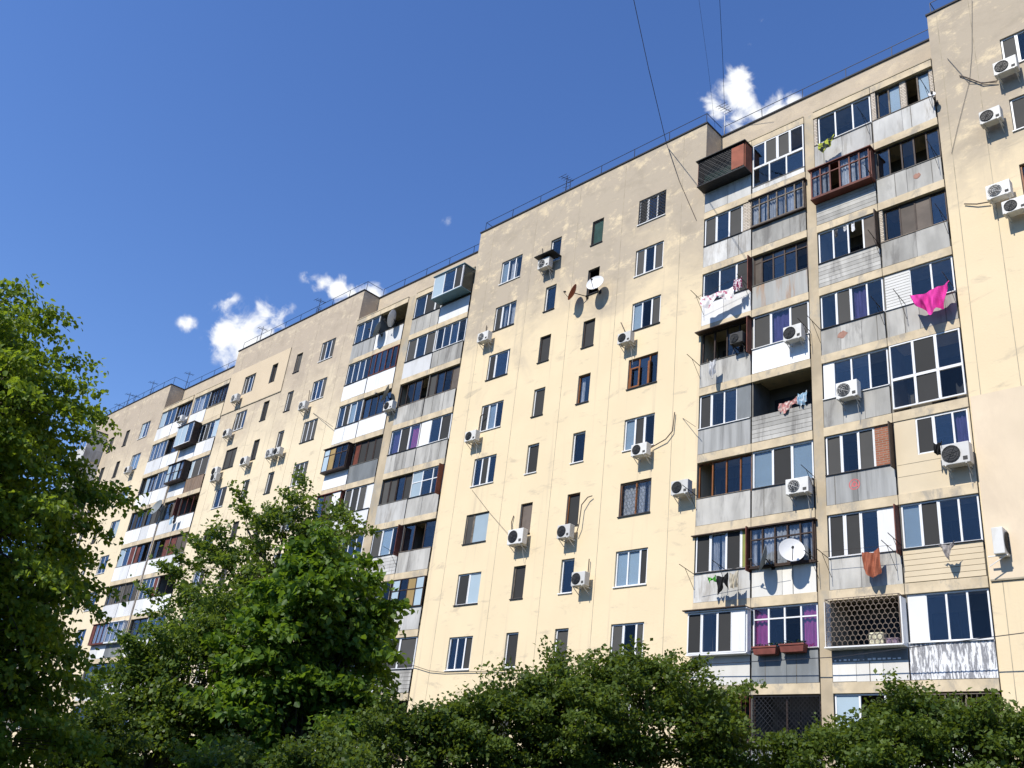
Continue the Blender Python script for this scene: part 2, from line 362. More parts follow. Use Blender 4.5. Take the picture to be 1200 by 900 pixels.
def glaze(parent, x0, x1, z0, z1, spec, y=0.0, tr=None, fname='glazing_frame', fine=True, fw=.046, depth=.07, lower=None):
    """one framed run of panes; spec 'W:ngn' = frame letter, then one letter per pane with an optional width"""
    fm, ps = spec.split(':')
    toks = parse(ps); tot = sum(t[1] for t in toks)
    if fm != 'W': fw *= .95
    fr = MB()
    fr.box(x0, x1, y-depth/2, y+depth/2, z0, z0+fw); fr.box(x0, x1, y-depth/2, y+depth/2, z1-fw, z1)
    xs = [x0]
    for t in toks: xs.append(xs[-1]+(x1-x0)*t[1]/tot)
    for i, x in enumerate(xs):
        w = fw if i in (0, len(xs)-1) else fw*.62
        a, b_ = (x, x+fw) if i == 0 else ((x-fw, x) if i == len(xs)-1 else (x-w, x+w))
        fr.box(a, b_, y-depth/2+.002, y+depth/2-.002, z0+fw, z1-fw)
    if tr:
        zt = z1-(z1-z0)*tr; fr.box(x0+fw, x1-fw, y-depth/2+.004, y+depth/2-.004, zt-.022, zt+.022)
    far = MB(); groups = {}
    made = []
    for i, (t, w) in enumerate(toks):
        a, b_ = xs[i]+fw*.6, xs[i+1]-fw*.6
        zz0, zz1 = z0+fw*.6, z1-fw*.6
        if t == 'o':
            continue
        yy = y + random.uniform(-.006, .006)
        if t in SINGLE:
            mt, nm = SINGLE[t]
            if t in 'nm' and fine:   # sliding sash with a net: thin inner sash frame as well
                fr.box(a, a+.03, y-depth/2-.012, y-depth/2+.01, zz0+.02, zz1-.02); fr.box(b_-.03, b_, y-depth/2-.012, y-depth/2+.01, zz0+.02, zz1-.02)
            if t in 'wzqks':
                mb = MB().box(a-fw*.5, b_+fw*.5, y-depth/2-.006, y+.03, zz0-.02, zz1+.02)
                if t == 's':
                    mb = MB(); nsl = 12
                    for q in range(nsl):
                        za = zz0+(zz1-zz0)*q/nsl; zb = zz0+(zz1-zz0)*(q+1)/nsl
                        mb.box(a-.03, b_+.03, y-.05, y-.02, za+.006, zb-.012)
                    mb.box(a-.03, b_+.03, y-.02, y+.02, zz0, zz1)
            else: mb = pane_mesh(a, b_, zz0, zz1, yy-.008)
        else:
            mb = pane_mesh(a, b_, zz0, zz1, yy); mt, nm = 'glass', 'pane'
            if t == 'g' and random.random() < .16 and fname == 'window': made.append(('curtain', 'curtain', curtain_mesh(a, a+(b_-a)*random.choice((.35, .6, 1)), zz0, zz1, yy+.12)))
            if t in 'cpvb':
                cm = {'c': 'curtain', 'p': 'pcurtain', 'v': 'vcurtain', 'b': 'frost'}[t]
                if t == 'b': made.append(('blind', cm, MB().box(a, b_, yy+.03, yy+.04, zz0, zz1)))
                elif t == 'c' and (b_-a) > .2 and random.random() < .6:
                    w_ = (b_-a); made.append(('curtain', cm, curtain_mesh(a, a+w_*.42, zz0, zz1, yy+.1))); made.append(('curtain', cm, curtain_mesh(b_-w_*.34, b_, zz0, zz1, yy+.1)))
                else: made.append(('curtain', cm, curtain_mesh(a, b_, zz0, zz1, yy+.1)))
        made.append((nm, mt, mb))
    fo = fr.build(fname, M['f_'+fm], parent)
    sub = fo if fname == 'window' else parent
    if fine:
        for nm, mt, mb in made: mb.build(nm, M[mt], sub)
    else:
        by = {}
        for nm, mt, mb in made:
            k = (nm, mt)
            if k not in by: by[k] = MB()
            t = by[k]; o = len(t.v); t.v += mb.v; t.f += [tuple(o+q for q in f) for f in mb.f]; t.m += mb.m
        for (nm, mt), mb in by.items():
            ob = mb.build(nm, M[mt], sub)
            if len(mb.f) > 6: stuff(ob)
    return fo

def lattice(x0, x1, z0, z1, y, step=.14, r=.008, mode='diamond', mb=None):
    mb = mb or MB()
    fr = .014
    for a, b_ in (((x0, y, z0), (x1, y, z0)), ((x0, y, z1), (x1, y, z1)), ((x0, y, z0), (x0, y, z1)), ((x1, y, z0), (x1, y, z1))): mb.tube(a, b_, fr, n=4)
    w, h = x1-x0, z1-z0
    if mode == 'diamond':
        n = int((w+h)/step)
        for i in range(n+1):
            t = i*step
            a = (x0+max(0, t-h), z0+min(t, h)); b_ = (x0+min(t, w), z0+max(0, t-w))
            mb.tube((a[0], y, a[1]), (b_[0], y, b_[1]), r, n=3, cap=False)
            mb.tube((x1-(a[0]-x0), y-.01, a[1]), (x1-(b_[0]-x0), y-.01, b_[1]), r, n=3, cap=False)
    elif mode == 'bars':
        n = max(2, int(w/step))
        for i in range(1, n): mb.tube((x0+w*i/n, y, z0), (x0+w*i/n, y, z1), r, n=4, cap=False)
        for q in (.33, .66): mb.tube((x0, y, z0+h*q), (x1, y, z0+h*q), r, n=4, cap=False)
    elif mode == 'rings':
        R_ = step/2; row = 0; z = z0+R_
        while z < z1-R_*.4:
            x = x0+R_+(R_ if row % 2 else 0)
            while x < x1-R_*.4:
                pts = [(x+R_*math.cos(t*PI/5), y, min(z1, z+R_*math.sin(t*PI/5))) for t in range(11)]
                mb.path(pts, r, n=3); x += 2*R_
            z += R_*1.73; row += 1
    elif mode == 'fan':
        for q in range(4):
            cx = x0+w*(q+.5)/4; hw = w/8
            for t in (-1, -.5, 0, .5, 1):
                mb.tube((cx, y, z0), (cx+t*hw, y, z1), r, n=3, cap=False); mb.tube((cx, y+.01, z1), (cx+t*hw, y+.01, z0), r, n=3, cap=False)
    return mb

def wall_holes(name, x0, x1, z0, z1, holes, mat, depth=.16, y=0.0, sides=True):
    xs = sorted({x0, x1, *[v for h in holes for v in h[:2]]}); zs = sorted({z0, z1, *[v for h in holes for v in h[2:4]]})
    mb = MB()
    for i in range(len(xs)-1):
        zrun = None
        for j in range(len(zs)-1):
            cx, cz = (xs[i]+xs[i+1])/2, (zs[j]+zs[j+1])/2
            if any(h[0] < cx < h[1] and h[2] < cz < h[3] for h in holes): continue
            mb.quad((xs[i], y, zs[j]), (xs[i+1], y, zs[j]), (xs[i+1], y, zs[j+1]), (xs[i], y, zs[j+1]))
    for a, b_, c, d in holes:
        Y = y+depth
        mb.quad((a, y, c), (a, y, d), (a, Y, d), (a, Y, c)); mb.quad((b_, y, d), (b_, y, c), (b_, Y, c), (b_, Y, d))
        mb.quad((a, y, c), (a, Y, c), (b_, Y, c), (b_, y, c)); mb.quad((a, Y, d), (a, y, d), (b_, y, d), (b_, Y, d))
    if sides:
        mb.quad((x0, 12, z0), (x0, y, z0), (x0, y, z1), (x0, 12, z1)); mb.quad((x1, y, z0), (x1, 12, z0), (x1, 12, z1), (x1, y, z1))
        mb.quad((x1, 12, z0), (x0, 12, z0), (x0, 12, z1), (x1, 12, z1))
    return mb.build(name, mat, house)

SOLID = {}
WB = {  # columns of the wide middle wall: x0, x1, width code, storey -> glazing
    'B': [(-31.6, -30.1, {9:'W:bgg',8:'W:ngg',7:'W:n.6gg.2',6:'W:nbg',5:'W:gng',4:'G:m.5x',3:'W:nx',2:'W:ggn',1:'W:ggn'}),
          (-28.1, -27.4, {9:'W:g',8:'W:g',7:'D:n',6:'W:n',5:'W:n',4:'D:y',3:'G:n',2:'W:n',1:'W:n'}),
          (-25.4, -24.7, {9:'D:G',8:'D:o',7:'D:n',6:'B:g',5:'W:g',4:'B:n',3:'W:g',2:'W:m',1:'W:g'}),
          (-22.6, -21.07, {9:'W:ngg',8:'W:mgm',7:'W:bgm',6:'B:ggg.8',5:'W:bng',4:'B:cc',3:'W:bbn.7',2:'W:mgm.7',1:'W:ngn'})],
    'D': [(-57.2, -55.75, {9:'W:ngn',8:'W:mmg',7:'D:mm',6:'W:gn',5:'D:gg',4:'W:gn',3:'W:gg',2:'W:gg',1:'W:gg'}),
          (-53.65, -52.95, {9:'D:n',8:'D:n',7:'D:n',6:'W:n',5:'D:n',4:'D:n',3:'W:g',2:'W:n',1:'W:g'}),
          (-50.78, -50.08, {9:'G:m',8:'W:m',7:'W:m',6:'W:n',5:'D:n',4:'W:n',3:'W:g',2:'W:n',1:'W:g'}),
          (-47.9, -46.4, {9:'W:mgm',8:'W:ggm',7:'W:mmm',6:'W:nmm',5:'W:ngn',4:'W:nxm',3:'W:gg',2:'W:gg',1:'W:gg'})],
    'G': [(-73.3, -71.75, {9:'W:xgg',8:'W:bb',7:'W:gx',6:'W:gx',5:'W:gg',4:'W:gg',3:'W:gg',2:'W:gg',1:'W:gg'}),
          (-76.2, -75.5, {9:'D:m',8:'D:n',7:'D:n',6:'D:n',5:'W:g',4:'W:g',3:'W:g',2:'W:g',1:'W:g'}),
          (-79.2, -78.45, {9:'D:m',8:'D:n',7:'D:n',6:'W:n',5:'W:g',4:'W:g',3:'W:g',2:'W:g',1:'W:g'})],
    'F': [(-6.76, -5.2, {9:'W:mgg',8:'W:mgg',7:'B:ggg',6:'W:ngg',5:'W:ggg',4:'W:gg',3:'W:gg',2:'W:gg',1:'W:gg'}),
          (-3.2, -2.5, {k:'W:g' for k in range(1, 10)}), (-.2, .5, {k:'W:g' for k in range(1, 10)}), (2.8, 4.3, {k:'W:gg' for k in range(1, 10)})],
}
RANGE = {'F': (XA, XF), 'B': (XC, XB), 'D': (XE, XD), 'G': (XEND, XG)}
WMAT = {'F': 'plaster', 'B': 'plaster', 'D': 'plaster_far', 'G': 'plaster_far'}
for sec, cols in WB.items():
    x0, x1 = RANGE[sec]
    holes = []
    for cx0, cx1, sp in cols:
        for k in sp:
            w = 1.03 if sec != 'F' else 1.05
            holes.append((cx0, cx1, L(k)+w, L(k)+2.44))
    wall_holes('wall', x0, x1, 0, ROOF, holes, M[WMAT[sec]])
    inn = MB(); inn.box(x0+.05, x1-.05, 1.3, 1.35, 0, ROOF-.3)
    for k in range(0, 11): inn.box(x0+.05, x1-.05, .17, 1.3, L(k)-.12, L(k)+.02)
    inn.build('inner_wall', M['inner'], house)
    for cx0, cx1, sp in cols:
        for k, s in sp.items():
            z0, z1 = L(k)+(1.03 if sec != 'F' else 1.05), L(k)+2.44
            fine = sec in 'BF'
            fo = glaze(house, cx0+.012, cx1-.012, z0+.012, z1-.012, s, y=.10 if (cx1-cx0) > 1 else .12, fname='window', fine=fine, fw=.05)
            sl = MB().box(cx0-.03, cx1+.03, -.05, .06, z0-.03, z0+.008)
            sl.build('sill', M['f_W'] if (s[0] == 'W' and random.random() < .6) else M['coping'], fo)
            if sec == 'B' and k == 9 and cx0 > -23: lattice(cx0+.02, cx1-.02, z0+.02, z1-.02, .02, .17, .011, 'diamond').build('window_grille', M['f_K'], fo)
            if sec == 'B' and k == 9 and -26 < cx0 < -25: lattice(cx0+.02, cx1-.02, z0+.02, z1-.02, .03, .12, .006, 'diamond').build('window_grille', M['f_K'], fo)
            if sec == 'B' and k == 4 and cx0 > -23: lattice(cx0+.06, cx1-.06, z0+.05, z1-.05, .06, .16, .004, 'rings').build('window_grille', M['net2'], fo)
            if sec == 'B' and k == 6 and cx0 > -23:
                sa = MB().box(cx0+.12, cx0+.62, .0, .04, z0+.04, z0+.1).box(cx0+.12, cx0+.62, 0, .04, z0+.92, z0+.98).box(cx0+.12, cx0+.19, 0, .04, z0+.1, z0+.92).box(cx0+.55, cx0+.62, 0, .04, z0+.1, z0+.92)
                sa.box(cx1-.5, cx1-.4, 0, .04, z0+.05, z0+1.1); sa.build('open_sash', M['f_B'], fo)
    # roof edge and slab
    MB().box(x0-.04, x1+.04, -.05, 12.05, ROOF-.015, ROOF+.06).build('roof_slab', M['coping'], house)
# vertical panel joints on the smooth walls
for x in (-32.6, -29.35, -26.4, -23.55, -20.2, -58.4, -54.8, -51.75, -48.9, -45.4, -74.6, -77.4, -7.6, -4.2, -8.75):
    MB().box(x-.011, x+.011, -.004, .02, 2.6, ROOF-.2).build('panel_joint', M['seam'], house)
# newer insulation patches, a hand's breadth proud of the wall
MB().box(XA+.04, XF, -.05, -.002, 9.72, 15.42).build('insulation_patch', M['plaster_pink'], house) if False else None
def patch(x0, x1, z0, z1, mat, holes):
    wall_holes('insulation_patch', x0, x1, z0, z1, holes, mat, depth=.05, y=-.05, sides=False)
patch(XE+.03, -51.75, 26.5, 29.75, M['plaster_clean'], [(-57.2, -55.75, L(9)+1.03, L(9)+2.44), (-53.65, -52.95, L(9)+1.03, L(9)+2.44)])
patch(XA+.05, 3.9+2, 9.72, 15.42, M['plaster_pink'], [(a, b_, L(k)+1.05, L(k)+2.44) for k in (3, 4) for a, b_ in ((-6.76, -5.2), (-3.2, -2.5), (-.2, .5), (2.8, 4.3))])
for (x0, x1, z0, z1) in ((XE+.03, -51.75, 26.5, 29.75), (XA+.05, 5.9, 9.72, 15.42)):
    MB().box(x0, x1, -.05, -.002, z0-.05, z0).box(x1, x1+.03, -.049, -.002, z0, z1).build('patch_edge', M['seam'], house)

# --- loggia bays ---------------------------------------------------
def panelset(bal, x0, x1, z0, z1, kind, n=2):
    """parapet sheets, each one an object"""
    style = 'sheet'
    if ':' in kind: kind, style = kind.split(':')
    mat = M['p_'+kind]
    if style == 'siding':
        nb = 6
        for q in range(nb):
            a = z0+(z1-z0)*q/nb; b_ = z0+(z1-z0)*(q+1)/nb
            MB().box(x0+.02, x1-.02, -.055, -.03, a+.004, b_-.010).build('siding_board', mat, bal)
        MB().box(x0+.03, x1-.03, -.03, -.02, z0, z1).build('parapet_backing', M['f_D'], bal)
        return
    if style == 'corr':
        nw = 40; mb = MB()
        for q in range(nw):
            a = x0+(x1-x0)*q/nw; b_ = x0+(x1-x0)*(q+1)/nw
            ya = -.05+.018*(q % 2); yb = -.05+.018*((q+1) % 2)
            mb.quad((a, ya, z0), (b_, yb, z0), (b_, yb, z1), (a, ya, z1))
        mb.box(x0, x1, -.02, -.01, z0, z1); mb.build('corrugated_sheet', mat, bal); return
    fr = MB()
    fr.box(x0+.02, x1-.02, -.03, -.018, z0+.01, z1-.01)
    fr.build('parapet_backing', M['f_D'], bal)
    MB().box(x0+.015, x1-.015, -.075, -.03, z1+.004, z1+.03).build('parapet_rail', M['f_G'] if random.random() < .5 else M['slabu'], bal)
    cuts = [x0+.02]
    for q in range(1, n): cuts.append(x0+(x1-x0)*(q/n)+random.uniform(-.12, .12))
    cuts.append(x1-.02)
    for q in range(n):
        dz = random.uniform(-.012, .012)
        y = -.045+random.uniform(-.005, .004)
        MB().box(cuts[q]+.005, cuts[q+1]-.005, y-.008, y+.008, z0+dz-.01, z1+dz*.4).build('parapet_panel', mat, bal)
        if random.random() < .5 and kind not in ('white',):      # fixing strap
            xx = cuts[q]+random.uniform(.2, .8)*(cuts[q+1]-cuts[q]); MB().box(xx-.012, xx+.012, y-.014, y-.009, z0-.03, z1-.01).build('fixing_strap', M['slabu'], bal)

def boxout(bal, x0, x1, z0, z1, p, mat, sidemat=None, roof=True):
    t = .04
    MB().box(x0-.02, x1+.02, -p-.04, -.06, z0-t, z0).build('box_floor', M[mat], bal)
    if roof: MB().box(x0-.07, x1+.07, -p-.1, -.002, z1, z1+t).build('canopy', M[mat], bal)
    MB().box(x0-.02, x0+.02, -p+.03, -.062, z0, z1).build('box_side', M[sidemat or mat], bal)
    MB().box(x1-.02, x1+.02, -p+.03, -.062, z0, z1).build('box_side', M[sidemat or mat], bal)

def rods(bal, x, z, n=1, length=.95, up=.12, dx=0):
    mb = MB()
    mb.tube((x, -.05, z), (x+dx, -.05-length, z+up), .012, n=4); mb.tube((x, -.05, z-.55), (x+dx*.6, -.05-length*.62, z+up*.55), .009, n=4)
    mb.build('clothes_line_bracket', M['rod'], bal)

def cell(x0, x1, k, glz, panel, o, fine=True, edge_l=False):
    z = L(k); zp0, zp1 = z+.15, z+1.17; zg0, zg1 = z+1.19, z+2.60
    bal = MB(); bal.box(x0, x1, -.06, .16, z+2.61, z+2.93)           # lintel beam of this storey
    bal.box(x0, x1, .16, REC, z+2.80, z+2.925)
    bo = bal.build('balcony', M['beam'], house)
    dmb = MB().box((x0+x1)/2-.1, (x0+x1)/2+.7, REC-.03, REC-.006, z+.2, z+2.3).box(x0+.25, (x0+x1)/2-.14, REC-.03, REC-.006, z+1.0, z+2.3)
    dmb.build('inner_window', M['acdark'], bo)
    if o.get('brick'):                                    # brick strip at one end of the opening
        side, w = o['brick']
        a, b_ = (x0, x0+w) if side == 'l' else (x1-w, x1)
        MB().box(a+.01, b_-.01, -.02, .14, zg0-.02, z+2.608).build('brick_infill', M['brick_w'], bo)
        if side == 'l': gx0, gx1 = x0+w, x1
        else: gx0, gx1 = x0, x1-w
    else: gx0, gx1 = x0, x1
    p = o.get('box', 0)
    # top-floor panels etc.
    if o.get('full') is not None:
        zb = z+o['full']; zm = zb+(z+2.6-zb)*.45
        glaze(bo, gx0+.03, gx1-.03, zb, zm, 'W:'+o.get('low', 'ggg'), y=-.01, fine=fine)
        glaze(bo, gx0+.03, gx1-.03, zm+.002, z+2.6, glz, y=-.012, fine=fine)
        if o['full'] > .3: panelset(bo, x0, x1, zp0, zb, panel, 1)
        return bo
    if o.get('wall'):                                     # rendered infill wall with a small window set in it
        wx0, wx1, wz0, wz1 = o['wall']
        xs = [x0, wx0, wx1, x1]
        w = MB(); w.box(x0+.01, wx0, -.03, .1, z+.12, z+2.605); w.box(wx1, x1-.005, -.03, .1, z+.12, z+2.605); w.box(wx0, wx1, -.03, .1, z+.12, wz0); w.box(wx0, wx1, -.03, .1, wz1, z+2.605)
        w.build('infill_wall', M['p_beige'], bo); glaze(bo, wx0, wx1, wz0, wz1, glz, y=.02, fine=fine)
        for q in (.7, 1.1): MB().box(x0+.02, x1-.02, -.036, -.029, z+q, z+q+.012).build('siding_seam', M['seam'], bo)
        return bo
    # parapet
    if panel:
        panelset(bo, x0, x1, zp0, zp1, panel, o.get('n', 2 if (x1-x0) > 1.5 else 1))
    # glazing
    if p:
        zb = z+o.get('zb', 1.12); zt = z+o.get('zt', 2.5)
        boxout(bo, gx0, gx1, zb, zt, p, o.get('bm', 'f_D'), o.get('bs'), roof=not o.get('noroof'))
        if glz: glaze(bo, gx0+.02, gx1-.02, zb+.01, zt-.01, glz, y=-p, tr=o.get('tr'), fine=fine)
        if o.get('inner'): glaze(bo, gx0+.03, gx1-.03, zg0, zg1, o['inner'], y=.03, tr=o.get('tr'), fine=fine)
    elif glz:
        glaze(bo, gx0+.03, gx1-.03, zg0, zg1, glz, y=o.get('y', .05 if glz[0] == 'W' else .11), tr=o.get('tr'), fine=fine)
        if glz[0] == 'W' and fine: MB().box(gx0+.02, gx1-.02, -.10, .012, zg0-.03, zg0-.004).build('sill', M['f_W'] if random.random() < .35 else M['coping'], bo)
    if o.get('grille'):
        md, mt, yy = o['grille']
        lattice(gx0+.03, gx1-.03, z+o.get('gz0', 1.1), z+o.get('gz1', 2.55), yy, o.get('gs', .15), o.get('gr', .009), md).build('balcony_grille', M[mt], bo)
        if o.get('gside'):
            mb = MB()
            for zz in (z+o.get('gz0', 1.1), z+o.get('gz1', 2.55)):
                for xx in (gx0+.03, gx1-.03): mb.tube((xx, yy, zz), (xx, 0, zz), .016, n=4)
            mb.build('grille_bracket', M[mt], bo)
    if o.get('canopy'):
        MB().box(x0-.12, x1+.05, -o['canopy'], -.001, z+2.55, z+2.585).build('canopy', M['f_D'], bo)
    if o.get('div'):
        xx = x1 if 'r' in o['div'] else x0
        MB().box(xx-.05, xx-.015, -.32, .0, z+1.0, z+2.56).build('divider_board', M['f_D'] if 'd' in o['div'] else M['f_R'], bo)
    for (rx, rz) in o.get('rods', []): rods(bo, x0+rx*(x1-x0), z+rz)
    if o.get('extra'): o['extra'](bo, x0, x1, z)
    return bo

def cage_a1(bo, x0, x1, z):
    MB().box(x1-.62, x1-.03, -.62, -.585, z+1.3, z+2.42).build('rusty_panel', M['rusty'], bo)
    MB().box(x0+.05, x1-.65, -.2, -.19, z+1.3, z+2.3).build('green_net', M['green'], bo)
def emblem(bo, x0, x1, z):
    mb = MB(); cx, cz = x0+(x1-x0)*.42, z+.72
    for r0, r1, n in ((.15, .19, 24), (.05, .10, 16)):
        for i in range(n):
            a, b_ = 2*PI*i/n, 2*PI*(i+1)/n
            mb.quad((cx+r0*math.cos(a), -.058, cz+r0*math.sin(a)), (cx+r1*math.cos(a), -.058, cz+r1*math.sin(a)), (cx+r1*math.cos(b_), -.058, cz+r1*math.sin(b_)), (cx+r0*math.cos(b_), -.058, cz+r0*math.sin(b_)))
    for i in range(3):
        a = PI/2+i*2*PI/3; mb.quad((cx, -.059, cz), (cx+.12*math.cos(a-.3), -.059, cz+.12*math.sin(a-.3)), (cx+.13*math.cos(a), -.059, cz+.13*math.sin(a)), (cx+.12*math.cos(a+.3), -.059, cz+.12*math.sin(a+.3)))
    mb.build('round_emblem', simple('faded_pink_red', (.50, .14, .14), .8), bo)
def rustspot(cx_, cz_, rr):
    def f(bo, x0, x1, z):
        mb = MB(); n = 14; cx, cz = x0+(x1-x0)*cx_, z+cz_
        pts = [(cx+rr*random.uniform(.6, 1.1)*math.cos(2*PI*i/n), -.0575, cz+rr*random.uniform(.5, .9)*math.sin(2*PI*i/n)) for i in range(n)]
        for i in range(n): mb.tri((cx, -.0575, cz), pts[i], pts[(i+1) % n])
        mb.build('rust_stain', simple('rust_blotch', (.36, .20, .15), .9, .2, 6), bo)
    return f
def a3k2(bo, x0, x1, z):
    MB().box(x0+.03, x1-.03, -.075, -.06, z+.72, z+1.1).build('dark_band', M['p_grey2'], bo)
    for i in range(14): MB().box(x0+.1+i*.15, x0+.1+i*.15+random.uniform(.04, .12), -.08, -.0755, z+.74, z+.74+random.uniform(.02, .07)).build('lace_trim', M['f_W'], bo)
    s = MB().box(x0+1.3, x0+1.75, -.3, .0, z+1.12, z+1.5); s.build('checked_bag', simple('checked_fabric', (.55, .52, .38), .9, .5, 14), bo, bevel=.05)
    MB().box(x0+1.8, x0+2.2, -.28, 0, z+1.12, z+1.32).build('folded_blanket', simple('violet_fabric', (.22, .16, .22), .9, .5, 10), bo, bevel=.04)
def stored(bo, x0, x1, z):
    mb = MB()
    for i in range(6): xx = random.uniform(x0+.1, x1-.2); mb.tube((xx, .2, z+1.0), (xx+random.uniform(-.3, .3), .5, z+random.uniform(1.6, 2.3)), .02, n=4)
    mb.build('stored_poles', M['f_G'], bo)

W_ = 'white'
A1, A2, A3, A4 = (-18.96, -16.66), (-16.64, -14.27), (-13.86, -11.49), (-11.47, -9.12)
CELLS_A = {
 1: {9: ('', 'light', dict(box=.6, zb=1.2, zt=2.52, bm='f_K', grille=('diamond', 'f_K', -.6), gz0=1.2, gz1=2.5, gs=.12, gside=1, gr=.014, extra=cage_a1, inner='G:gg', bs='rusty')),
     8: ('W:mgm1.1', 'light', dict(brick=('r', .42))),
     7: ('W:ggn.9', 'white', dict(rods=[(.05, 1.2), (.97, 1.2)])),
     6: ('D:oogo', 'grey', dict(canopy=.3, div='r', rods=[(.02, 1.1)], extra=stored)),
     5: ('W:nggz1.1', 'stain', dict(brick=('r', .02))),
     4: ('B:oggg.8', 'grey', dict(n=1, rods=[(.02, 1.3)])),
     3: ('W:ncnr.6', 'light', dict(div='r', canopy=.12, rods=[(.02, 1.15), (.6, 1.15)])),
     2: ('W:ngnw.8', 'offwhite', dict(box=.32, zb=1.1, zt=2.5, bm='f_W', canopy=.5, n=1)),
     1: ('D:oo', 'grey2', dict(grille=('bars', 'f_R', -.03), gz0=.6))},
 2: {9: ('W:gmmg', 'light', dict(full=.38, low='ggg')),
     8: ('G:cccccc', 'grey', dict(tr=.26, box=.14, zb=1.15, zt=2.48, bm='f_D', n=3)),
     7: ('D:y.7gggg', 'rust', dict(tr=.22, div='l', n=1)),
     6: ('W:mvm', 'white', dict(n=1, rods=[(1.02, 1.2)])),
     5: ('', 'grey:siding', dict()),
     4: ('W:bnb', 'grey', dict(rods=[(1.02, 1.2)])),
     3: ('D:ccccc', 'offwhite', dict(tr=.3, box=.12, zb=1.12, zt=2.5, bm='f_D', n=2, rods=[(1.03, 1.1)])),
     2: ('W:pggp', 'grey2', dict(tr=.28)),
     1: ('D:oo', 'grey2', dict(grille=('diamond', 'f_K', -.03), gz0=.5))},
 3: {9: ('W:ggg', 'light', dict(brick=('l', .16), rods=[(.95, 1.2)])),
     8: ('R:ccoccc', 'grey:siding', dict(tr=.28, box=.40, zb=1.15, zt=2.5, bm='f_R', rods=[(1.0, 1.2)])),
     7: ('W:ggoy', 'grey:siding', dict(div='rd', rods=[(1, 1.1)])),
     6: ('W:gmvg', 'grey', dict(n=3, extra=rustspot(.35, .75, .2), rods=[(.98, 1.2), (.0, 1.2)])),
     5: ('W:w.6ggg', 'grey', dict(n=3)),
     4: ('W:mgmk1.1', 'stain', dict(div='rd', extra=emblem, n=2)),
     3: ('W:nnngw1.2'.replace('nnn', 'nn'), 'grey', dict(div='r', rods=[(.92, 1.1), (.04, 1.1)])),
     2: ('', 'offwhite', dict(box=.42, zb=1.1, zt=2.48, bm='f_W', noroof=True, bs='f_W', grille=('rings', 'f_C', -.42), gs=.17, gr=.0075, gside=1, n=3, extra=a3k2)),
     1: ('W:xoo', 'offwhite', dict())},
 4: {9: ('G:gbq.5obq.3', 'light', dict(rods=[(.95, 1.2)], brick=('l', .18))),
     8: ('D:gogogo'.replace('gogogo', 'gogog'), 'grey', dict(extra=rustspot(.62, .7, .16), rods=[(.95, 1.2)])),
     7: ('D:gyyg', 'grey', dict(brick=('l', .14), n=2, rods=[(.98, 1.2)])),
     6: ('W:s1.2gg', 'grey', dict(n=2, rods=[(.3, 1.2), (.98, 1.3)])),
     5: ('W:gng', 'beige', dict(full=.26, low='gng')),
     4: ('W:ngv.8', 'beige', dict(wall=(-10.78, -9.18, L(4)+1.35, L(4)+2.58))),
     3: ('W:bngg', 'beige:siding', dict(rods=[(.0, 1.3)])),
     2: ('W:w.9ggg', 'peel:corr', dict()),
     1: ('D:oo', 'offwhite', dict(grille=('fan', 'f_G', -.03), gz0=.9))}}
C1, C2, C3, C4 = (-44.26, -41.95), (-41.93, -39.35), (-38.62, -36.2), (-36.18, -33.76)
CELLS_C = {
 1: {9: ('W:ggg', 'stain', dict(n=1)), 8: ('W:gggg'[:6], 'white', dict()), 7: ('W:gnbg', 'white', dict(n=2)), 6: ('D:xYgg', 'white', dict(box=.35, zb=1.1, zt=2.5, tr=.3, n=1)),
     5: ('R:gmw', 'white', dict(box=.2, bm='f_R', n=1)), 4: ('R:ggg', 'white', dict()), 3: ('W:ggg', 'white', dict()), 2: ('W:ggg', 'white', dict()), 1: ('D:gg', 'grey', dict())},
 2: {9: ('', 'white', dict(n=2)), 8: ('R:ggggg', 'white', dict(y=-.05, n=1)), 7: ('D:gggg', 'white', dict(n=1)), 6: ('D:R.7nnn', 'grey2', dict(n=1)), 5: ('W:mnmw.8', 'white', dict(n=1)),
     4: ('W:nggg', 'white', dict()), 3: ('D:ggg', 'white', dict()), 2: ('W:ggg', 'white', dict()), 1: ('D:gg', 'white', dict())},
 3: {9: ('W:gnn.6', 'grey', dict(n=2)), 8: ('W:mgm', 'white', dict(n=1)), 7: ('D:oggo', 'grey', dict(n=2)), 6: ('W:vnp', 'grey', dict(n=3)), 5: ('D:mmgn', 'light', dict(n=1)),
     4: ('W:mbg', 'light:siding', dict(rods=[(1, 1.1)])), 3: ('G:gccg', 'light', dict(y=-.1)), 2: ('W:gg', 'white', dict()), 1: ('D:gg', 'grey', dict())},
 4: {9: ('W:xgn.7', 'white', dict(box=.75, zb=1.35, zt=2.75, bm='p_blue', bs='glass', n=1)), 8: ('W:gggg', 'grey', dict(n=2)), 7: ('D:mggy', 'grey', dict(n=2)), 6: ('W:wgn', 'grey', dict(n=2)),
     5: ('W:xgg', 'grey', dict(tr=.42, div='lr', n=2)), 4: ('D:gog', 'grey', dict(div='l', n=2)), 3: ('D:xgYx', 'light', dict(tr=.4, y=-.08, n=2)), 2: ('W:mm', 'grey:siding', dict()), 1: ('D:oo', 'grey2', dict())}}
E1, E2, E3, E4 = (-69.86, -67.3), (-67.28, -64.85), (-64.55, -62.1), (-62.08, -59.5)
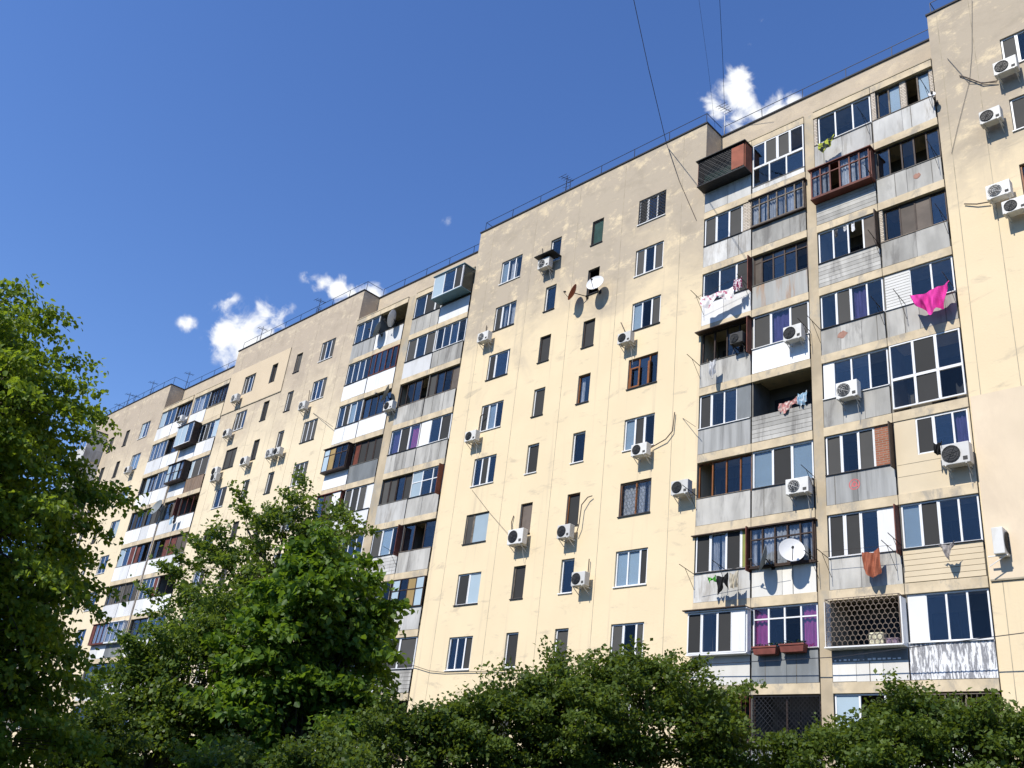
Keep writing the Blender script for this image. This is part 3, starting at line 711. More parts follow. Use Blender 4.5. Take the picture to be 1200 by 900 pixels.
CELLS_E = {
 1: {9: ('W:xgg', 'white', {}), 8: ('W:cgcg', 'white', {}), 7: ('D:oxcc', 'white', {}), 6: ('D:gnggn', 'white', {}), 5: ('W:xgR', 'white', {}), 4: ('G:gmmgmm', 'white', {}), 3: ('R:R.8cgcg'.replace('cgcg', 'ccc'), 'white', dict(box=.3, bm='f_R')), 2: ('G:gg', 'white', {}), 1: ('G:gg', 'white', {})},
 2: {9: ('D:cgcgc', 'white', {}), 8: ('D:ogo', 'white', {}), 7: ('W:gcg', 'white', {}), 6: ('D:gmn', 'white', {}), 5: ('D:Rgog', 'white', {}), 4: ('G:mmgmm', 'white', {}), 3: ('W:ccc', 'grey2', dict(box=.3, bm='f_W')), 2: ('D:gg', 'white', {}), 1: ('G:gg', 'white', {})},
 3: {9: ('W:ccg', 'white', {}), 8: ('W:xxg', 'white', dict(box=.6, bm='f_D', zt=2.7)), 7: ('D:xcxc', 'white', dict(box=.5, bm='f_D', tr=.5)), 6: ('G:gy', 'white', {}), 5: ('D:goR', 'white', {}), 4: ('W:gggR', 'white', {}), 3: ('D:gg', 'white', {}), 2: ('W:gg', 'white', {}), 1: ('W:gg', 'white', {})},
 4: {9: ('D:cgcgc', 'beige', dict(grille=('bars', 'f_K', -.06))), 8: ('W:gngx', 'white', {}), 7: ('W:x.4mm', 'plank', {}), 6: ('R:ooo', 'white', dict(div='l')), 5: ('D:Ryy', 'white', {}), 4: ('D:oo', 'white', {}), 3: ('W:gg', 'white', {}), 2: ('W:gg', 'white', {}), 1: ('W:gg', 'white', {})}}
for cols, cells, (bx0, bx1), pil, fine in (((A1, A2, A3, A4), CELLS_A, (XB, XA), (-14.26, -13.87), True), ((C1, C2, C3, C4), CELLS_C, (XD, XC), (-39.34, -38.63), True), ((E1, E2, E3, E4), CELLS_E, (XG, XE), (-64.84, -64.56), False)):
    wm = M['plaster_top'] if fine else M['plaster_far']
    # recessed rear wall, its top is the parapet band under the roof
    MB().box(bx0, bx1, REC, REC+.12, 29.25, ROOF).build('roof_parapet', M['plaster_top'], house)
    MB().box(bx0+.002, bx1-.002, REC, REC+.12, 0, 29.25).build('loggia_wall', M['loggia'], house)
    MB().box(bx0, bx1, REC-.06, 12.05, ROOF-.012, ROOF+.06).build('roof_slab', M['coping'], house)
    MB().box(bx0, bx1, .12, REC, L(9)+2.93, L(9)+3.02).build('loggia_roof', M['beam'], house)
    MB().box(bx0, pil[0]-.02, -.08, .115, L(9)+2.935, L(9)+2.99).box(pil[1]+.02, bx1, -.08, .115, L(9)+2.937, L(9)+2.99).build('loggia_roof_edge', M['pillar'], house)
    MB().box(pil[0], pil[1], -.012, REC, 0, L(9)+2.925).build('pillar', M['pillar'], house)
    for a, b_ in ((cols[0][1], cols[1][0]), (cols[2][1], cols[3][0])):
        MB().box((a+b_)/2-.035, (a+b_)/2+.035, .03, REC, 0, L(9)+2.8).build('loggia_partition', M['slabu'], house)
    MB().box(bx0, bx1, 0, REC, 0, L(1)+.1).build('plinth_wall', M['beam'], house)
    for ci, (x0, x1) in enumerate(cols):
        for k, (gz, pn, o) in cells[ci+1].items():
            cell(x0, x1, k, gz, pn, o, fine=fine)

# glazed projecting bay on the far left wall, one storey over another
for k in range(1, 10):
    z = L(k); b0 = MB().box(-83.6, -80.1, -1.5, -.002, z+2.85, z+2.96).build('bay_balcony', M['coping'] if k == 9 else M['beam'], house)
    glaze(b0, -83.6, -80.1, z+1.25, z+2.85, 'W:gggg', y=-1.47, fine=False)
    MB().box(-83.6, -80.1, -1.5, -1.45, z+.16, z+1.24).build('parapet_panel', M['p_light'], b0)
    MB().box(-80.14, -80.1, -1.43, -.002, z+1.25, z+2.84).build('side_glazing', M['p_offwhite'], b0)
    MB().box(-80.15, -80.11, -1.44, -.002, z+.16, z+1.24).build('side_panel', M['p_light'], b0)

# roof railing: posts every two metres and a top rail, part of the building
rl = MB(); pts = []
def rail_run(p, q, h=.75, step=1.95):
    p = Vector(p); q = Vector(q); n = max(1, round((q-p).length/step))
    for i in range(n+1):
        a = p.lerp(q, i/n); hh = h+random.uniform(-.04, .04)
        MB().tube(a, a+Vector((random.uniform(-.03, .03), 0, hh)), .016, n=4).build('railing_post', M['rail'], rail_obj)
    MB().tube(p+Vector((0, 0, h)), q+Vector((0, 0, h)), .015, n=4).build('railing_bar', M['rail'], rail_obj)
rb = MB()
for a_, b_ in ((XA+.1, XF), (XC+.1, XB-.15), (XE+.1, XD-.15), (XEND+.1, XG-.15)): rb.box(a_, b_, .18, .21, ROOF+.061, ROOF+.08)
rail_obj = rb.build('roof_railing', M['coping'], house)
for (a, b_, y) in ((XA+.1, XF, .2), (XB+.0, XA, REC+.2), (XC+.1, XB-.15, .2), (XD, XC, REC+.2), (XE+.1, XD-.15, .2), (XG, XE, REC+.2), (XEND+.1, XG-.15, .2)):
    rail_run((a, y, ROOF+.05), (b_, y, ROOF+.05))
for x in (XB-.15, XD-.15, XG-.15, XA+.1, XC+.1): MB().tube((x, .2, ROOF+.8), (x, REC+.2, ROOF+.8), .015, n=4).build('railing_bar', M['rail'], rail_obj)
MB().box(-64.72, -64.66, -.1, -.04, 4, 23.5).build('down_pole', M['pole_w'], house)

# ------------------------------------------------------------------ air conditioners
ORD = ['', 'first', 'second', 'third', 'fourth', 'fifth', 'sixth', 'seventh', 'eighth', 'ninth']
def ac_unit(x, z, label, rot=0, w=.8, h=.56, pipe=None, dark=False, canopy=False, yoff=.2):
    """x, z: centre of the case on the wall"""
    t = thing('air_conditioner', label, 'air conditioner', (0, 0, 0), 'outdoor air conditioning units on the facade')
    t['_w'] = (0, 0, 0); t.location = (x, 0, z-h/2); t.rotation_euler = (0, 0, rot)
    w *= random.uniform(.84, .98); h *= random.uniform(.86, 1.0)
    d = .30; mb = MB().box(-w/2, w/2, -yoff-d, -yoff, 0, h)
    mb.build('casing', M['acold'] if dark else M['ac'], t, bevel=.02)
    fx = -w*.14; R_ = h*.40; fan = MB(); n = 24; yy = -yoff-d-.004
    for i in range(n):
        a, b_ = 2*PI*i/n, 2*PI*(i+1)/n
        fan.tri((fx, yy, h/2), (fx+R_*math.cos(a), yy, h/2+R_*math.sin(a)), (fx+R_*math.cos(b_), yy, h/2+R_*math.sin(b_)))
    fan.build('fan_opening', M['acdark'], t)
    gr = MB()
    for rr in (.3, .6, .85, 1.0):
        pp = [(fx+R_*rr*math.cos(2*PI*i/16), yy-.012, h/2+R_*rr*math.sin(2*PI*i/16)) for i in range(17)]
        gr.path(pp, .005 if rr < 1 else .012, n=3)
    for i in range(4):
        a = PI*i/4+.3; gr.tube((fx-R_*math.cos(a), yy-.012, h/2-R_*math.sin(a)), (fx+R_*math.cos(a), yy-.012, h/2+R_*math.sin(a)), .005, n=3)
    if random.random() < .6:
        hx = w*.3; MB().path([(hx, -yoff-.1, .02), (hx+.03, -yoff-.08, -.15), (hx+.01, -.05, -.45-random.random()*.5)], .009, n=4).build('drain_hose', M['p_light'], t)
    MB().box(w*.26, w*.42, yy-.003, yy+.002, h*.12, h*.3).build('side_panel', M['net2'], t)
    gr.build('fan_grille', M['ac'] if random.random() < .3 else M['net2'], t)
    for s in (-1, 1):
        br = MB().box(s*w*.36-.02, s*w*.36+.02, -yoff-d-.03, -.004, -.035, -.003); br.tube((s*w*.36, -.01, -.3), (s*w*.36, -yoff-d+.04, -.03), .015, n=4)
        br.build('bracket', M['rod'] if dark else M['ac'], t)
    if canopy: MB().box(-w/2-.12, w/2+.35, -yoff-d-.2, -.01, h+.12, h+.15).tube((-w/2, -.1, h+.13), (-w/2, -.3, h+.85), .018, n=4).build('canopy', M['f_K'], t)
    if pipe:
        pb = MB(); pb.path([(p[0], p[1], p[2]) for p in pipe], .022, n=5); pb.build('pipe', M['pipe'], t)
    t['_w'] = (0, 0, 0)
    return t

S = lambda k: ORD[10-k]      # storey counted from the roof
AC = [
 (-31.75, 24.3, 'white air conditioner left of the second window down, left column of the middle wall', dict(pipe=[(-.3, -.05, .3), (-.32, -.06, 1.2)])),
 (-28.0, 27.3, 'air conditioner under a small black canopy by the top narrow window of the middle wall', dict(canopy=True)),
 (-22.55, 21.45, 'air conditioner with a bent pipe under the third wide window of the middle wall', dict(pipe=[(-.2, -.1, .6), (-.3, -.15, .9), (-.55, -.1, 1.35)])),
 (-31.6, 18.8, 'air conditioner with a looped pipe above the fifth left-column window of the middle wall', dict(pipe=[(.1, -.1, .55), (.12, -.12, 1.4), (.35, -.1, 1.5), (.4, -.02, 1.45)])),
 (-27.75, 13.3, 'large air conditioner with cables below the brown boarded narrow window', dict(w=.95, h=.7, pipe=[(-.45, -.1, .1), (-.6, -.1, .5), (-.75, -.08, 1.2), (-.7, -.04, 1.5)])),
 (-21.4, 16.05, 'air conditioner with a long upturned pipe below the fifth wide middle-wall window', dict(pipe=[(.3, -.1, .4), (1.0, -.12, .6), (1.3, -.1, .9), (1.35, -.08, 1.7)])),
 (-25.0, 13.15, 'dark-fronted air conditioner with a hooked pipe under the brown-framed narrow window', dict(pipe=[(.4, -.15, .2), (.55, -.2, .6), (.6, -.2, 1.4), (.85, -.15, 1.7), (1.05, -.1, 1.75)])),
 (-24.0, 11.1, 'air conditioner with a straight pipe beside the second lowest narrow window', dict(pipe=[(.15, -.1, .55), (.15, -.1, 1.15)])),
 (-19.4, 14.1, 'dark-sided air conditioner on the middle wall edge next to the wood-framed balcony', dict()),
 (-14.72, 19.25, 'white air conditioner below the balcony window with the violet curtain', dict(h=.6)),
 (-12.78, 16.45, 'white air conditioner on the balcony parapet left of the full-height glazing', dict(h=.6, w=.85)),
 (-14.66, 13.35, 'white air conditioner under the balcony with pale blue blinds', dict(w=.85)),
 (-9.5, 13.5, 'big air conditioner on brackets under the window set in the beige balcony wall', dict(w=.95, h=.72)),
 (-8.95, 10.7, 'air conditioner turned sideways on the corner beside the beige boarded balcony', dict(rot=PI/2, w=1.0, h=.8, pipe=[(.2, -.3, .5), (.2, -.35, 1.2), (.2, -.4, 1.8)])),
 (-6.6, 27.25, 'topmost air conditioner on the right-hand wall under the highest window', dict(pipe=[(-.4, -.1, .1), (-.9, -.08, .3), (-1.4, -.06, .9), (-1.6, -.04, 1.1)])),
 (-7.28, 25.42, 'air conditioner left of the second window on the right-hand wall', dict(pipe=[(.1, -.1, .6), (0, -.05, .8)])),
 (-7.35, 22.3, 'upper of two close air conditioners beside the wood-framed right-hand window', dict(pipe=[(-.4, -.1, .2), (-.8, -.08, .3), (-1.2, -.05, .5)])),
 (-6.95, 21.55, 'lower of two close air conditioners beside the wood-framed right-hand window', dict()),
 (-17.05, 19.75, 'dark old air conditioner hanging on the open wooden balcony', dict(dark=True, w=.6, h=.5)),
]
def bpx(px, py, Y=-.3):      # where a point of the photograph lies on the plane y = Y
    d = _r*(px-600)-_u*(py-450)+_f*F_PX; t = (Y-CAM.y)/d.y; p = CAM+d*t
    return p.x, p.z
for (x, z, lab, o) in AC: ac_unit(x, z, lab, **o)
for px, py, lab, o in (
 (277, 467, 'air conditioner under the top left window of the cleaner cream patch', {}),
 (267.4, 508, 'air conditioner left of the second window down, left end of the left-hand wall', dict(pipe=[(0, -.1, .6), (.05, -.1, 1.4)])),
 (356.6, 476, 'air conditioner left of the second window down, right end of the left-hand wall', dict(pipe=[(0, -.1, .6), (-.15, -.1, 1.5)])),
 (254, 553, 'air conditioner below the third window down at the left-hand wall edge', {}),
 (288, 541, 'air conditioner between the third and fourth narrow windows of the left-hand wall', {}),
 (318, 532, 'left of two side-by-side air conditioners by a narrow window of the left-hand wall', {}),
 (327, 529, 'right of two side-by-side air conditioners by a narrow window of the left-hand wall', {}),
 (457.8, 476, 'air conditioner on the pillar between the balconies below the grey dish', {}),
 (151, 551, 'air conditioner under the second window of the farthest wall', {}),
 (213, 491, 'air conditioner on the top white balcony of the farthest balcony bay', {}),
 (253, 470+90, 'small air conditioner low beside the far wall window edge', {}),
):
    x, z = bpx(px, py); ac_unit(x, z, lab, **o)

# ------------------------------------------------------------------ satellite dishes
def dish(x, y, z, n, label, r=.45, mat='dish_w', wallx=None, wally=0.0, arm=True):
    t = thing('satellite_dish', label, 'satellite dish', (x, y, z), 'satellite dishes on the facade')
    t['_w'] = (0, 0, 0)
    n = Vector(n).normalized(); q = n.to_track_quat('Z', 'Y'); mb = MB(); rings = 5; seg = 28
    P = lambda i, j: tuple(q @ Vector((r*i/rings*math.cos(2*PI*j/seg), 1.1*r*i/rings*math.sin(2*PI*j/seg), .28*r*(i/rings)**2-.28*r)))
    P2 = lambda i, j: tuple(Vector(P(i, j))-n*.012)
    for i in range(rings):
        for j in range(seg):
            if i == 0: mb.tri(P(0, 0), P(1, j), P(1, j+1)); mb.tri(P2(0, 0), P2(1, j+1), P2(1, j))
            else: mb.quad(P(i, j), P(i+1, j), P(i+1, j+1), P(i, j+1)); mb.quad(P2(i, j+1), P2(i+1, j+1), P2(i+1, j), P2(i, j))
    for j in range(seg): mb.quad(P(rings, j), P2(rings, j), P2(rings, j+1), P(rings, j+1))
    mb.build('reflector', M[mat], t, smooth=False)
    a = q @ Vector((0, -r*.95, -.02)); b_ = q @ Vector((0, -r*.45, r*.95))
    MB().tube(a, b_, .013, n=5).build('feed_arm', M['rod'], t)
    MB().tube(b_, b_-(b_.normalized())*.12, .035, .045, n=8).build('receiver_head', M['acdark'], t)
    back = -n*(.28*r+.02); wx = (wallx if wallx is not None else x)-x
    mb = MB(); mb.tube(back, (wx, wally-y-.12, -.18), .02, n=6); mb.tube((wx, wally-y-.14, -.18), (wx, wally-y, -.18), .025, n=6); mb.box(wx-.07, wx+.07, wally-y-.02, wally-y-.005, -.28, -.08)
    mb.build('mount', M['rod'], t)
    return t
dish(-24.48+.05, -.55, 24.83, (.25, -.9, .3), 'white satellite dish in front of the second narrow window of the middle wall', r=.42, wallx=-24.55)
dish(-25.80, -.55, 24.80, (-.72, -.62, .42), 'satellite dish with an orange-red face left of the white one', r=.38, mat='rusty', wallx=-25.3)
dish(-14.82, -.6, 11.12, (.52, -.78, .34), 'big white satellite dish in front of the curtained brown balcony', r=.41, wallx=-14.95, wally=-.05)
dish(-15.93, -.55, 10.98, (-.80, -.50, .25), 'grey satellite dish seen edge-on beside the big white one', r=.42, mat='dish_g', wallx=-15.8, wally=-.05)
x, z = bpx(441.5, 386, -.5); dish(x, -.5, z, (-.62, -.72, .3), 'grey satellite dish at the top corner balcony of the left-hand balcony bay', r=.48, mat='dish_g', wally=-.05)
x, z = bpx(459, 373, -.5); dish(x, -.5, z, (-.80, -.50, .25), 'pale satellite dish seen edge-on in front of the open top balcony', r=.48, mat='dish_w', wally=-.05)
x, z = bpx(451, 461, -.5); dish(x, -.5, z, (-.55, -.78, .25), 'grey satellite dish on the third balcony row beside the dark glazing', r=.50, mat='dish_g', wally=-.05)
x, z = bpx(183, 594, -.5); dish(x, -.5, z, (.1, -.9, .25), 'grey satellite dish at the far balcony bay beside the thin pole', r=.55, mat='dish_g', wally=-.05)
x, z = bpx(1092, 110, -.4); dish(x, -.4, z, (.3, -.85, .3), 'tiny white satellite dish at the right end of the top balcony', r=.13, wally=-.05)

# ------------------------------------------------------------------ laundry and things hung out
def cloth(name, label, cat, p, q, drop, mat, sag=.08, nx=22, nz=12, tipx=.5, taper=0.0, wr=.05, y2=None, group=None):
    """sheet hung from p to q; drop(u) gives the hanging length"""
    me = MB(); p = Vector(p); q = Vector(q); ph = random.random()*6
    def P(i, j):
        u = i/nx; v = j/nz; b_ = p.lerp(q, u); h = drop(u)
        x = b_.x+(tipx-u)*(q.x-p.x)*taper*v
        return (x, b_.y+wr*math.sin(u*14+ph+v*1.5)*(.3+v)+wr*.45*math.sin(u*27+ph*2-v*4)*(.4+v)+.012*math.sin(u*31+v*9), b_.z-sag*4*u*(1-u)-h*v+.02*math.sin(u*9+v*4+ph))
    for i in range(nx):
        for j in range(nz):
            me.quad(P(i, j), P(i+1, j), P(i+1, j+1), P(i, j+1))
    o = me.build(name, mat, None, org=((p.x+q.x)/2, p.y, min(p.z, q.z)-drop(.5)))
    return tag(o, label, cat, group)
def bump_drop(a, b_, k=1.0): return lambda u: a+(b_-a)*(math.sin(PI*min(1, max(0, u**k)))**1.0)
pink = simple('hot_pink_cloth', (.74, .045, .34), .85, .3, 3, stretch=(2, 1, .5), bmp=.3)
def blotch(name, base, spot, scale=6, lo=.5, hi=.58):
    m, nt, b = new_mat(name); c = mixc(nt, ramp(nt, pos_noise(nt, scale, 2), lo, hi), base, spot)
    nt.links.new(c, b.inputs['Base Color']); b.inputs['Roughness'].default_value = .9; return m
cloth('hanging_cloth', 'large hot pink cloth drying in front of the right balcony', 'cloth', (-10.42, -.55, 19.28), (-9.12, -.55, 19.42), lambda u: .22+.62*math.sin(PI*min(1, max(0, (u-.05)*.95+.02)))**.8+.10*math.sin(u*17), pink, sag=.12, taper=.10, tipx=.65, wr=.10)
cloth('hanging_sheet', 'white bed sheet with rose pattern on the line, left balcony column', 'laundry', (-18.55, -.7, 21.95), (-17.1, -.55, 22.05), lambda u: .40+.18*math.sin(9*u), blotch('rose_print', (.80, .76, .74), (.55, .18, .26), 7, .56, .62), sag=.05)
cloth('hanging_cloth', 'small white and crimson printed cloth beside the white sheet', 'laundry', (-17.1, -.6, 22.32), (-16.78, -.55, 22.38), lambda u: .5, blotch('crimson_print', (.75, .68, .70), (.30, .03, .10), 12, .47, .53))
cloth('hanging_towel', 'rust brown towel hung over the line on the lower right balcony', 'laundry', (-12.55, -.45, 10.82), (-12.0, -.45, 10.88), lambda u: .5+.35*u*(1.3-u)*2, simple('rust_brown_towel', (.34, .11, .06), .95, .15, 6))
cloth('hanging_towel', 'yellow and black striped towel on the top balcony', 'laundry', (-13.42, -.55, 27.28), (-12.75, -.55, 27.42), lambda u: .38+.1*math.sin(5*u), blotch('striped_lime', (.42, .46, .05), (.02, .03, .02), 7, .48, .52))
cloth('hanging_rag', 'small white rag below the dark open wooden balcony', 'laundry', (-18.2, -.5, 19.05), (-17.9, -.5, 19.1), lambda u: .45+.3*math.sin(4*u), M['curtain'])
cloth('hanging_garment', 'black garment among the washing on the third balcony row from below', 'laundry', (-17.65, -.6, 10.55), (-17.2, -.6, 10.6), lambda u: .45+.2*math.sin(7*u), simple('black_cloth', (.012, .012, .014), .9))
cloth('hanging_garment', 'cream garment beside the black one on the washing line', 'laundry', (-17.15, -.6, 10.6), (-16.82, -.6, 10.65), lambda u: .5, simple('cream_cloth', (.6, .54, .42), .9))
cloth('hanging_cloth', 'bright green cloth at the left end of the washing line', 'laundry', (-18.0, -.6, 10.55), (-17.68, -.6, 10.56), lambda u: .12+.07*math.sin(8*u), simple('green_cloth', (.10, .42, .05), .8))
cloth('hanging_garment', 'pink and red patterned clothes drying in the open dark balcony', 'laundry', (-15.5, -.1, 16.75), (-14.78, -.1, 16.85), lambda u: .32+.1*math.sin(6*u), blotch('pink_red_print', (.50, .22, .20), (.6, .48, .42), 10, .48, .56))
cloth('hanging_garment', 'pale blue clothes next to the pink ones in the open balcony', 'laundry', (-14.75, -.12, 16.95), (-14.4, -.12, 17.0), lambda u: .45, blotch('blue_print', (.25, .42, .55), (.6, .66, .7), 10, .46, .56))
cloth('hanging_garment', 'small black garment beside the big bracketed air conditioner', 'laundry', (-10.12, -.45, 13.98), (-9.86, -.45, 14.0), lambda u: .38, simple('black_cloth_two', (.012, .012, .013), .9))
cloth('hanging_bag', 'grey net bag hanging below the beige balcony window', 'bag', (-10.3, -.5, 10.78), (-9.75, -.5, 10.8), lambda u: .1+.4*max(0, 1-abs(u-.6)*2.5), simple('grey_bag', (.34, .31, .29), .9, .3, 12), taper=.3, tipx=.6)
for i, (x, lab) in enumerate(((-12.95, 'dark sock hanging leftmost under the open white-framed windows'), (-12.6, 'white sock hanging in the middle under the open white-framed windows'), (-12.3, 'white sock hanging rightmost under the open white-framed windows'))):
    cloth('hanging_sock', lab, 'laundry', (x, -.5, 23.05), (x+.12, -.5, 23.07), lambda u: .34 if i != 1 else .2, M['acdark'] if i == 0 else M['curtain'], nx=4, nz=5, wr=.01)
for i, x in enumerate((-62.1, -61.5)):
    cloth('hanging_garment', ('pale blue' if i == 0 else 'black')+' garment on the far white balcony beside the dark red opening', 'laundry', (x, -.4, L(6)+1.1), (x+.4, -.4, L(6)+1.15), lambda u: .55, simple('garment_cloth', (.35, .5, .62) if i == 0 else (.015, .015, .02), .9), nx=6, nz=4)
# washing lines
for (a, b_, lab) in (((-18.9, -.62, 22.05), (-16.6, -.6, 22.4), 'washing line in front of the balcony with the rose sheet'), ((-18.6, -.62, 10.6), (-15.2, -.6, 10.85), 'washing line in front of the balcony with the green blind'), ((-13.8, -.5, 10.95), (-11.6, -.5, 10.9), 'washing line carrying the rust brown towel')):
    tag(MB().tube(a, b_, .006, n=4).build('washing_line', M['rod'], None, org=a), lab, 'line')
for i, (px, py) in enumerate(((898, 763), (930, 760))):
    x, z = bpx(px, py, -.25)
    t = thing('flower_box', ('left' if i == 0 else 'right')+' brick-red flower box under the window with magenta curtains', 'flower box', (x, -.25, z-.12), 'flower boxes under the magenta curtains'); t['_w'] = (0, 0, 0)
    mb = MB(); w = .42
    for (s0, s1) in ((1, 1),): mb.v += [(-w*.9,-.12,0),(w*.9,-.12,0),(w*.9,.12,0),(-w*.9,.12,0),(-w,-.15,.24),(w,-.15,.24),(w,.15,.24),(-w,.15,.24)]
    for f in ((0,1,5,4),(1,2,6,5),(2,3,7,6),(3,0,4,7),(3,2,1,0)): mb.f.append(f); mb.m.append(0)
    mb.box(-w-.015, w+.015, -.165, -.145, .2, .25); mb.build('planter', M['pot'], t)
    pl = MB()
    for q in range(70):
        xx, yy, zz = random.uniform(-w, w), random.uniform(-.14, .14), .2+random.random()*.14; s = .04
        pl.quad((xx-s, yy, zz), (xx, yy-s, zz+s*.5), (xx+s, yy, zz+s*.3), (xx, yy+s, zz+s))
    pl.build('seedlings', M['soilgreen'], t)

# ------------------------------------------------------------------ roof antennas
def antenna(px, py, top, label, kind=0, Y=1.6):
    x, z = bpx(px, py, Y); z = ROOF+.06
    t = thing('roof_antenna', label, 'antenna', (x, Y, z), 'antennas on the roof'); t['_w'] = (0, 0, 0)
    MB().tube((0, 0, 0), (0, 0, top), .03, .018, n=6).build('mast', M['dish_w'] if kind == 2 else M['rail'], t)
    el = MB(); zz = top*.88
    el.tube((-.1, -.35, zz), (.1, .35, zz+.06), .013, n=4)
    for i in range(5):
        yy = -.35+i*.17; w = .28-.02*i; el.tube((-w, yy, zz+.015*i), (w, yy, zz+.015*i), .011, n=4)
    el.build('aerial_elements', M['rail'], t)
    if kind == 1:
        for i in range(3): MB().tube((-.25, 0, top*(.35+.14*i)), (.25, .05, top*(.35+.14*i)), .01, n=4).build('cross_arm', M['rail'], t)
    for a in (.4, 2.5, 4.6): MB().tube((0, 0, top*.6), (math.cos(a)*.8, math.sin(a)*.6+.3, 0), .005, n=3).build('guy_wire', M['rail'], t)
    return t
antenna(663, 223, 1.9, 'lattice roof antenna above the middle wall of the block', 1, .8)
antenna(849, 155, 2.3, 'white roof mast in the corner right of the middle wall', 2)
antenna(305, 397, 2.1, 'tall thin roof mast in front of the larger cloud', 0, .8)
antenna(220, 445, 2.1, 'leaning roof mast where the farthest balcony bay begins', 0)
antenna(375, 355, 2.0, 'bushy aerial in front of the wispy cloud right of the tall mast', 1, .8)
antenna(383, 350, .8, 'short aerial close beside the bushy aerial', 0, .8)
antenna(178, 455, 2.2, 'double-armed antenna on the far roof left of the leaning mast', 1, .8)
antenna(160, 462, 1.6, 'shorter antenna on the far roof beside the double-armed one', 0, .8)
antenna(150, 470, 2.2, 'third far roof antenna towards the tree', 1, .8)
antenna(140, 475, 1.5, 'farthest roof antenna next to the tree branches', 0, .8)
# ------------------------------------------------------------------ cables
def cable(pts, label, r=.012, sag=0.0, name='cable'):
    P = [Vector(p) for p in pts]; out = []
    for a, b_ in zip(P[:-1], P[1:]):
        for i in range(8):
            u = i/8; v = a.lerp(b_, u); v.z -= sag*4*u*(1-u); out.append(v)
    out.append(P[-1]); mb = MB(); mb.path(out, r, n=4)
    tag(mb.build(name, M['rail'], None, org=out[0]), label, 'cable')
def at(px, py, Y):
    x, z = bpx(px, py, Y); return (x, Y, z)
cable([at(741, -8, -8), at(760, 80, -4), at(781, 168, -.2), at(796, 212, -.03), at(816, 258, -.02)], 'thick dark cable dropping from the sky over the roof edge of the middle wall', .016)
cable([at(843, -8, -3), at(847, 70, -1), at(849, 127, 1.5)], 'thin cable running up from the white roof mast', .012)
cable([at(818, -8, -6), at(830, 80, -2), at(838, 150, .2)], 'faintest thin cable left of the white roof mast', .006)
cable([at(466, 781, -.1), at(485, 780, -.1), at(503, 786, -.08), at(520, 788, -.06), at(590, 786, -.06), at(720, 787, -.3), at(835, 778, -.4), at(980, 770, -.5), at(1205, 741, -.8)], 'long dark cable sagging along the lowest visible storey', .014)
cable([at(1110, 68, -.04), at(1135, 96, -.06), at(1168, 97, -.05)], 'thin cable looping towards the topmost right-hand air conditioner', .010)
cable([at(1139, 0, -.03), at(1139, 60, -.03), at(1136, 95, -.03), at(1122, 150, -.03), at(1115, 180, -.03)], 'thin vertical cable on the upper right-hand wall', .007)
cable([at(367, 484, -.02), at(390, 500, -.25)], 'dark bracket cable at the third balcony row edge', .012)
cable([at(553, 574, -.03), at(573, 600, -.03), at(596, 626, -.1)], 'faint cable slanting down to the big air conditioner', .006)
cable([at(800, 490, -.02), at(815, 500, -.5)], 'short dark wire by the fifth left balcony of the right bay', .01)

# ------------------------------------------------------------------ trees and shrubs
def mesh_fast(name, V, F4, mat, parent):
    me = bpy.data.meshes.new(name); nv, nf = len(V), len(F4)
    me.vertices.add(nv); me.vertices.foreach_set('co', V.astype(np.float32).ravel())
    me.loops.add(nf*4); me.loops.foreach_set('vertex_index', F4.astype(np.int32).ravel())
    me.polygons.add(nf); me.polygons.foreach_set('loop_start', np.arange(0, nf*4, 4, dtype=np.int32))
    try: me.polygons.foreach_set('loop_total', np.full(nf, 4, dtype=np.int32))
    except Exception: pass
    me.materials.append(mat); me.update(calc_edges=True); me.validate()
    o = bpy.data.objects.new(name, me); C.objects.link(o); o.parent = parent
    return o
def leaves(centers, per, sigma, size, droop, rng, up=.5, out=None, hexa=False):
    """flattened, drooping sprays of folded leaves round every centre"""
    n = len(centers)*per
    c = np.repeat(centers, per, axis=0)
    o = out.copy(); o[:, 2] = o[:, 2]*.4-.25*droop; o /= np.linalg.norm(o, axis=1)[:, None]
    sd = np.cross(o, [0, 0, 1]); sd /= np.linalg.norm(sd, axis=1)[:, None]+1e-6; upv = np.cross(sd, o)
    o, sd, upv = (np.repeat(v, per, axis=0) for v in (o, sd, upv))
    al = np.clip(rng.normal(size=(n, 1)), -1.7, 1.7)*sigma[0]
    p = c + o*al + sd*np.clip(rng.normal(size=(n, 1)), -1.7, 1.7)*sigma[1] + upv*np.clip(rng.normal(size=(n, 1)), -1.7, 1.7)*sigma[2]
    p[:, 2] -= (al[:, 0]**2)*.55*droop
    d = rng.normal(size=(n, 3))+o*.7; d[:, 2] -= droop; d /= np.linalg.norm(d, axis=1)[:, None]
    nn = rng.normal(size=(n, 3))*.75; nn[:, 2] += up*2; w = np.cross(d, nn); w /= np.linalg.norm(w, axis=1)[:, None]
    nrm = np.cross(w, d)
    s = size*rng.uniform(.6, 1.3, size=(n, 1))
    if hexa:
        q = [p, p+d*s*.28+w*s*.40+nrm*s*.10, p+d*s*.68+w*s*.27+nrm*s*.06, p+d*s-nrm*s*.06, p+d*s*.68-w*s*.27+nrm*s*.06, p+d*s*.28-w*s*.40+nrm*s*.10]
        V = np.stack(q, 1).reshape(-1, 3); i6 = np.arange(n)[:, None]*6
        return V, np.stack([i6+[0, 1, 2, 3], i6+[0, 3, 4, 5]], 1).reshape(-1, 4)
    a = p; b = p+d*s*.45+w*s*.36+nrm*s*.10; t = p+d*s; e = p+d*s*.45-w*s*.36+nrm*s*.10
    V = np.stack([a, b, t, e], 1).reshape(-1, 3)
    F = np.arange(n*4).reshape(-1, 4)
    return V, F
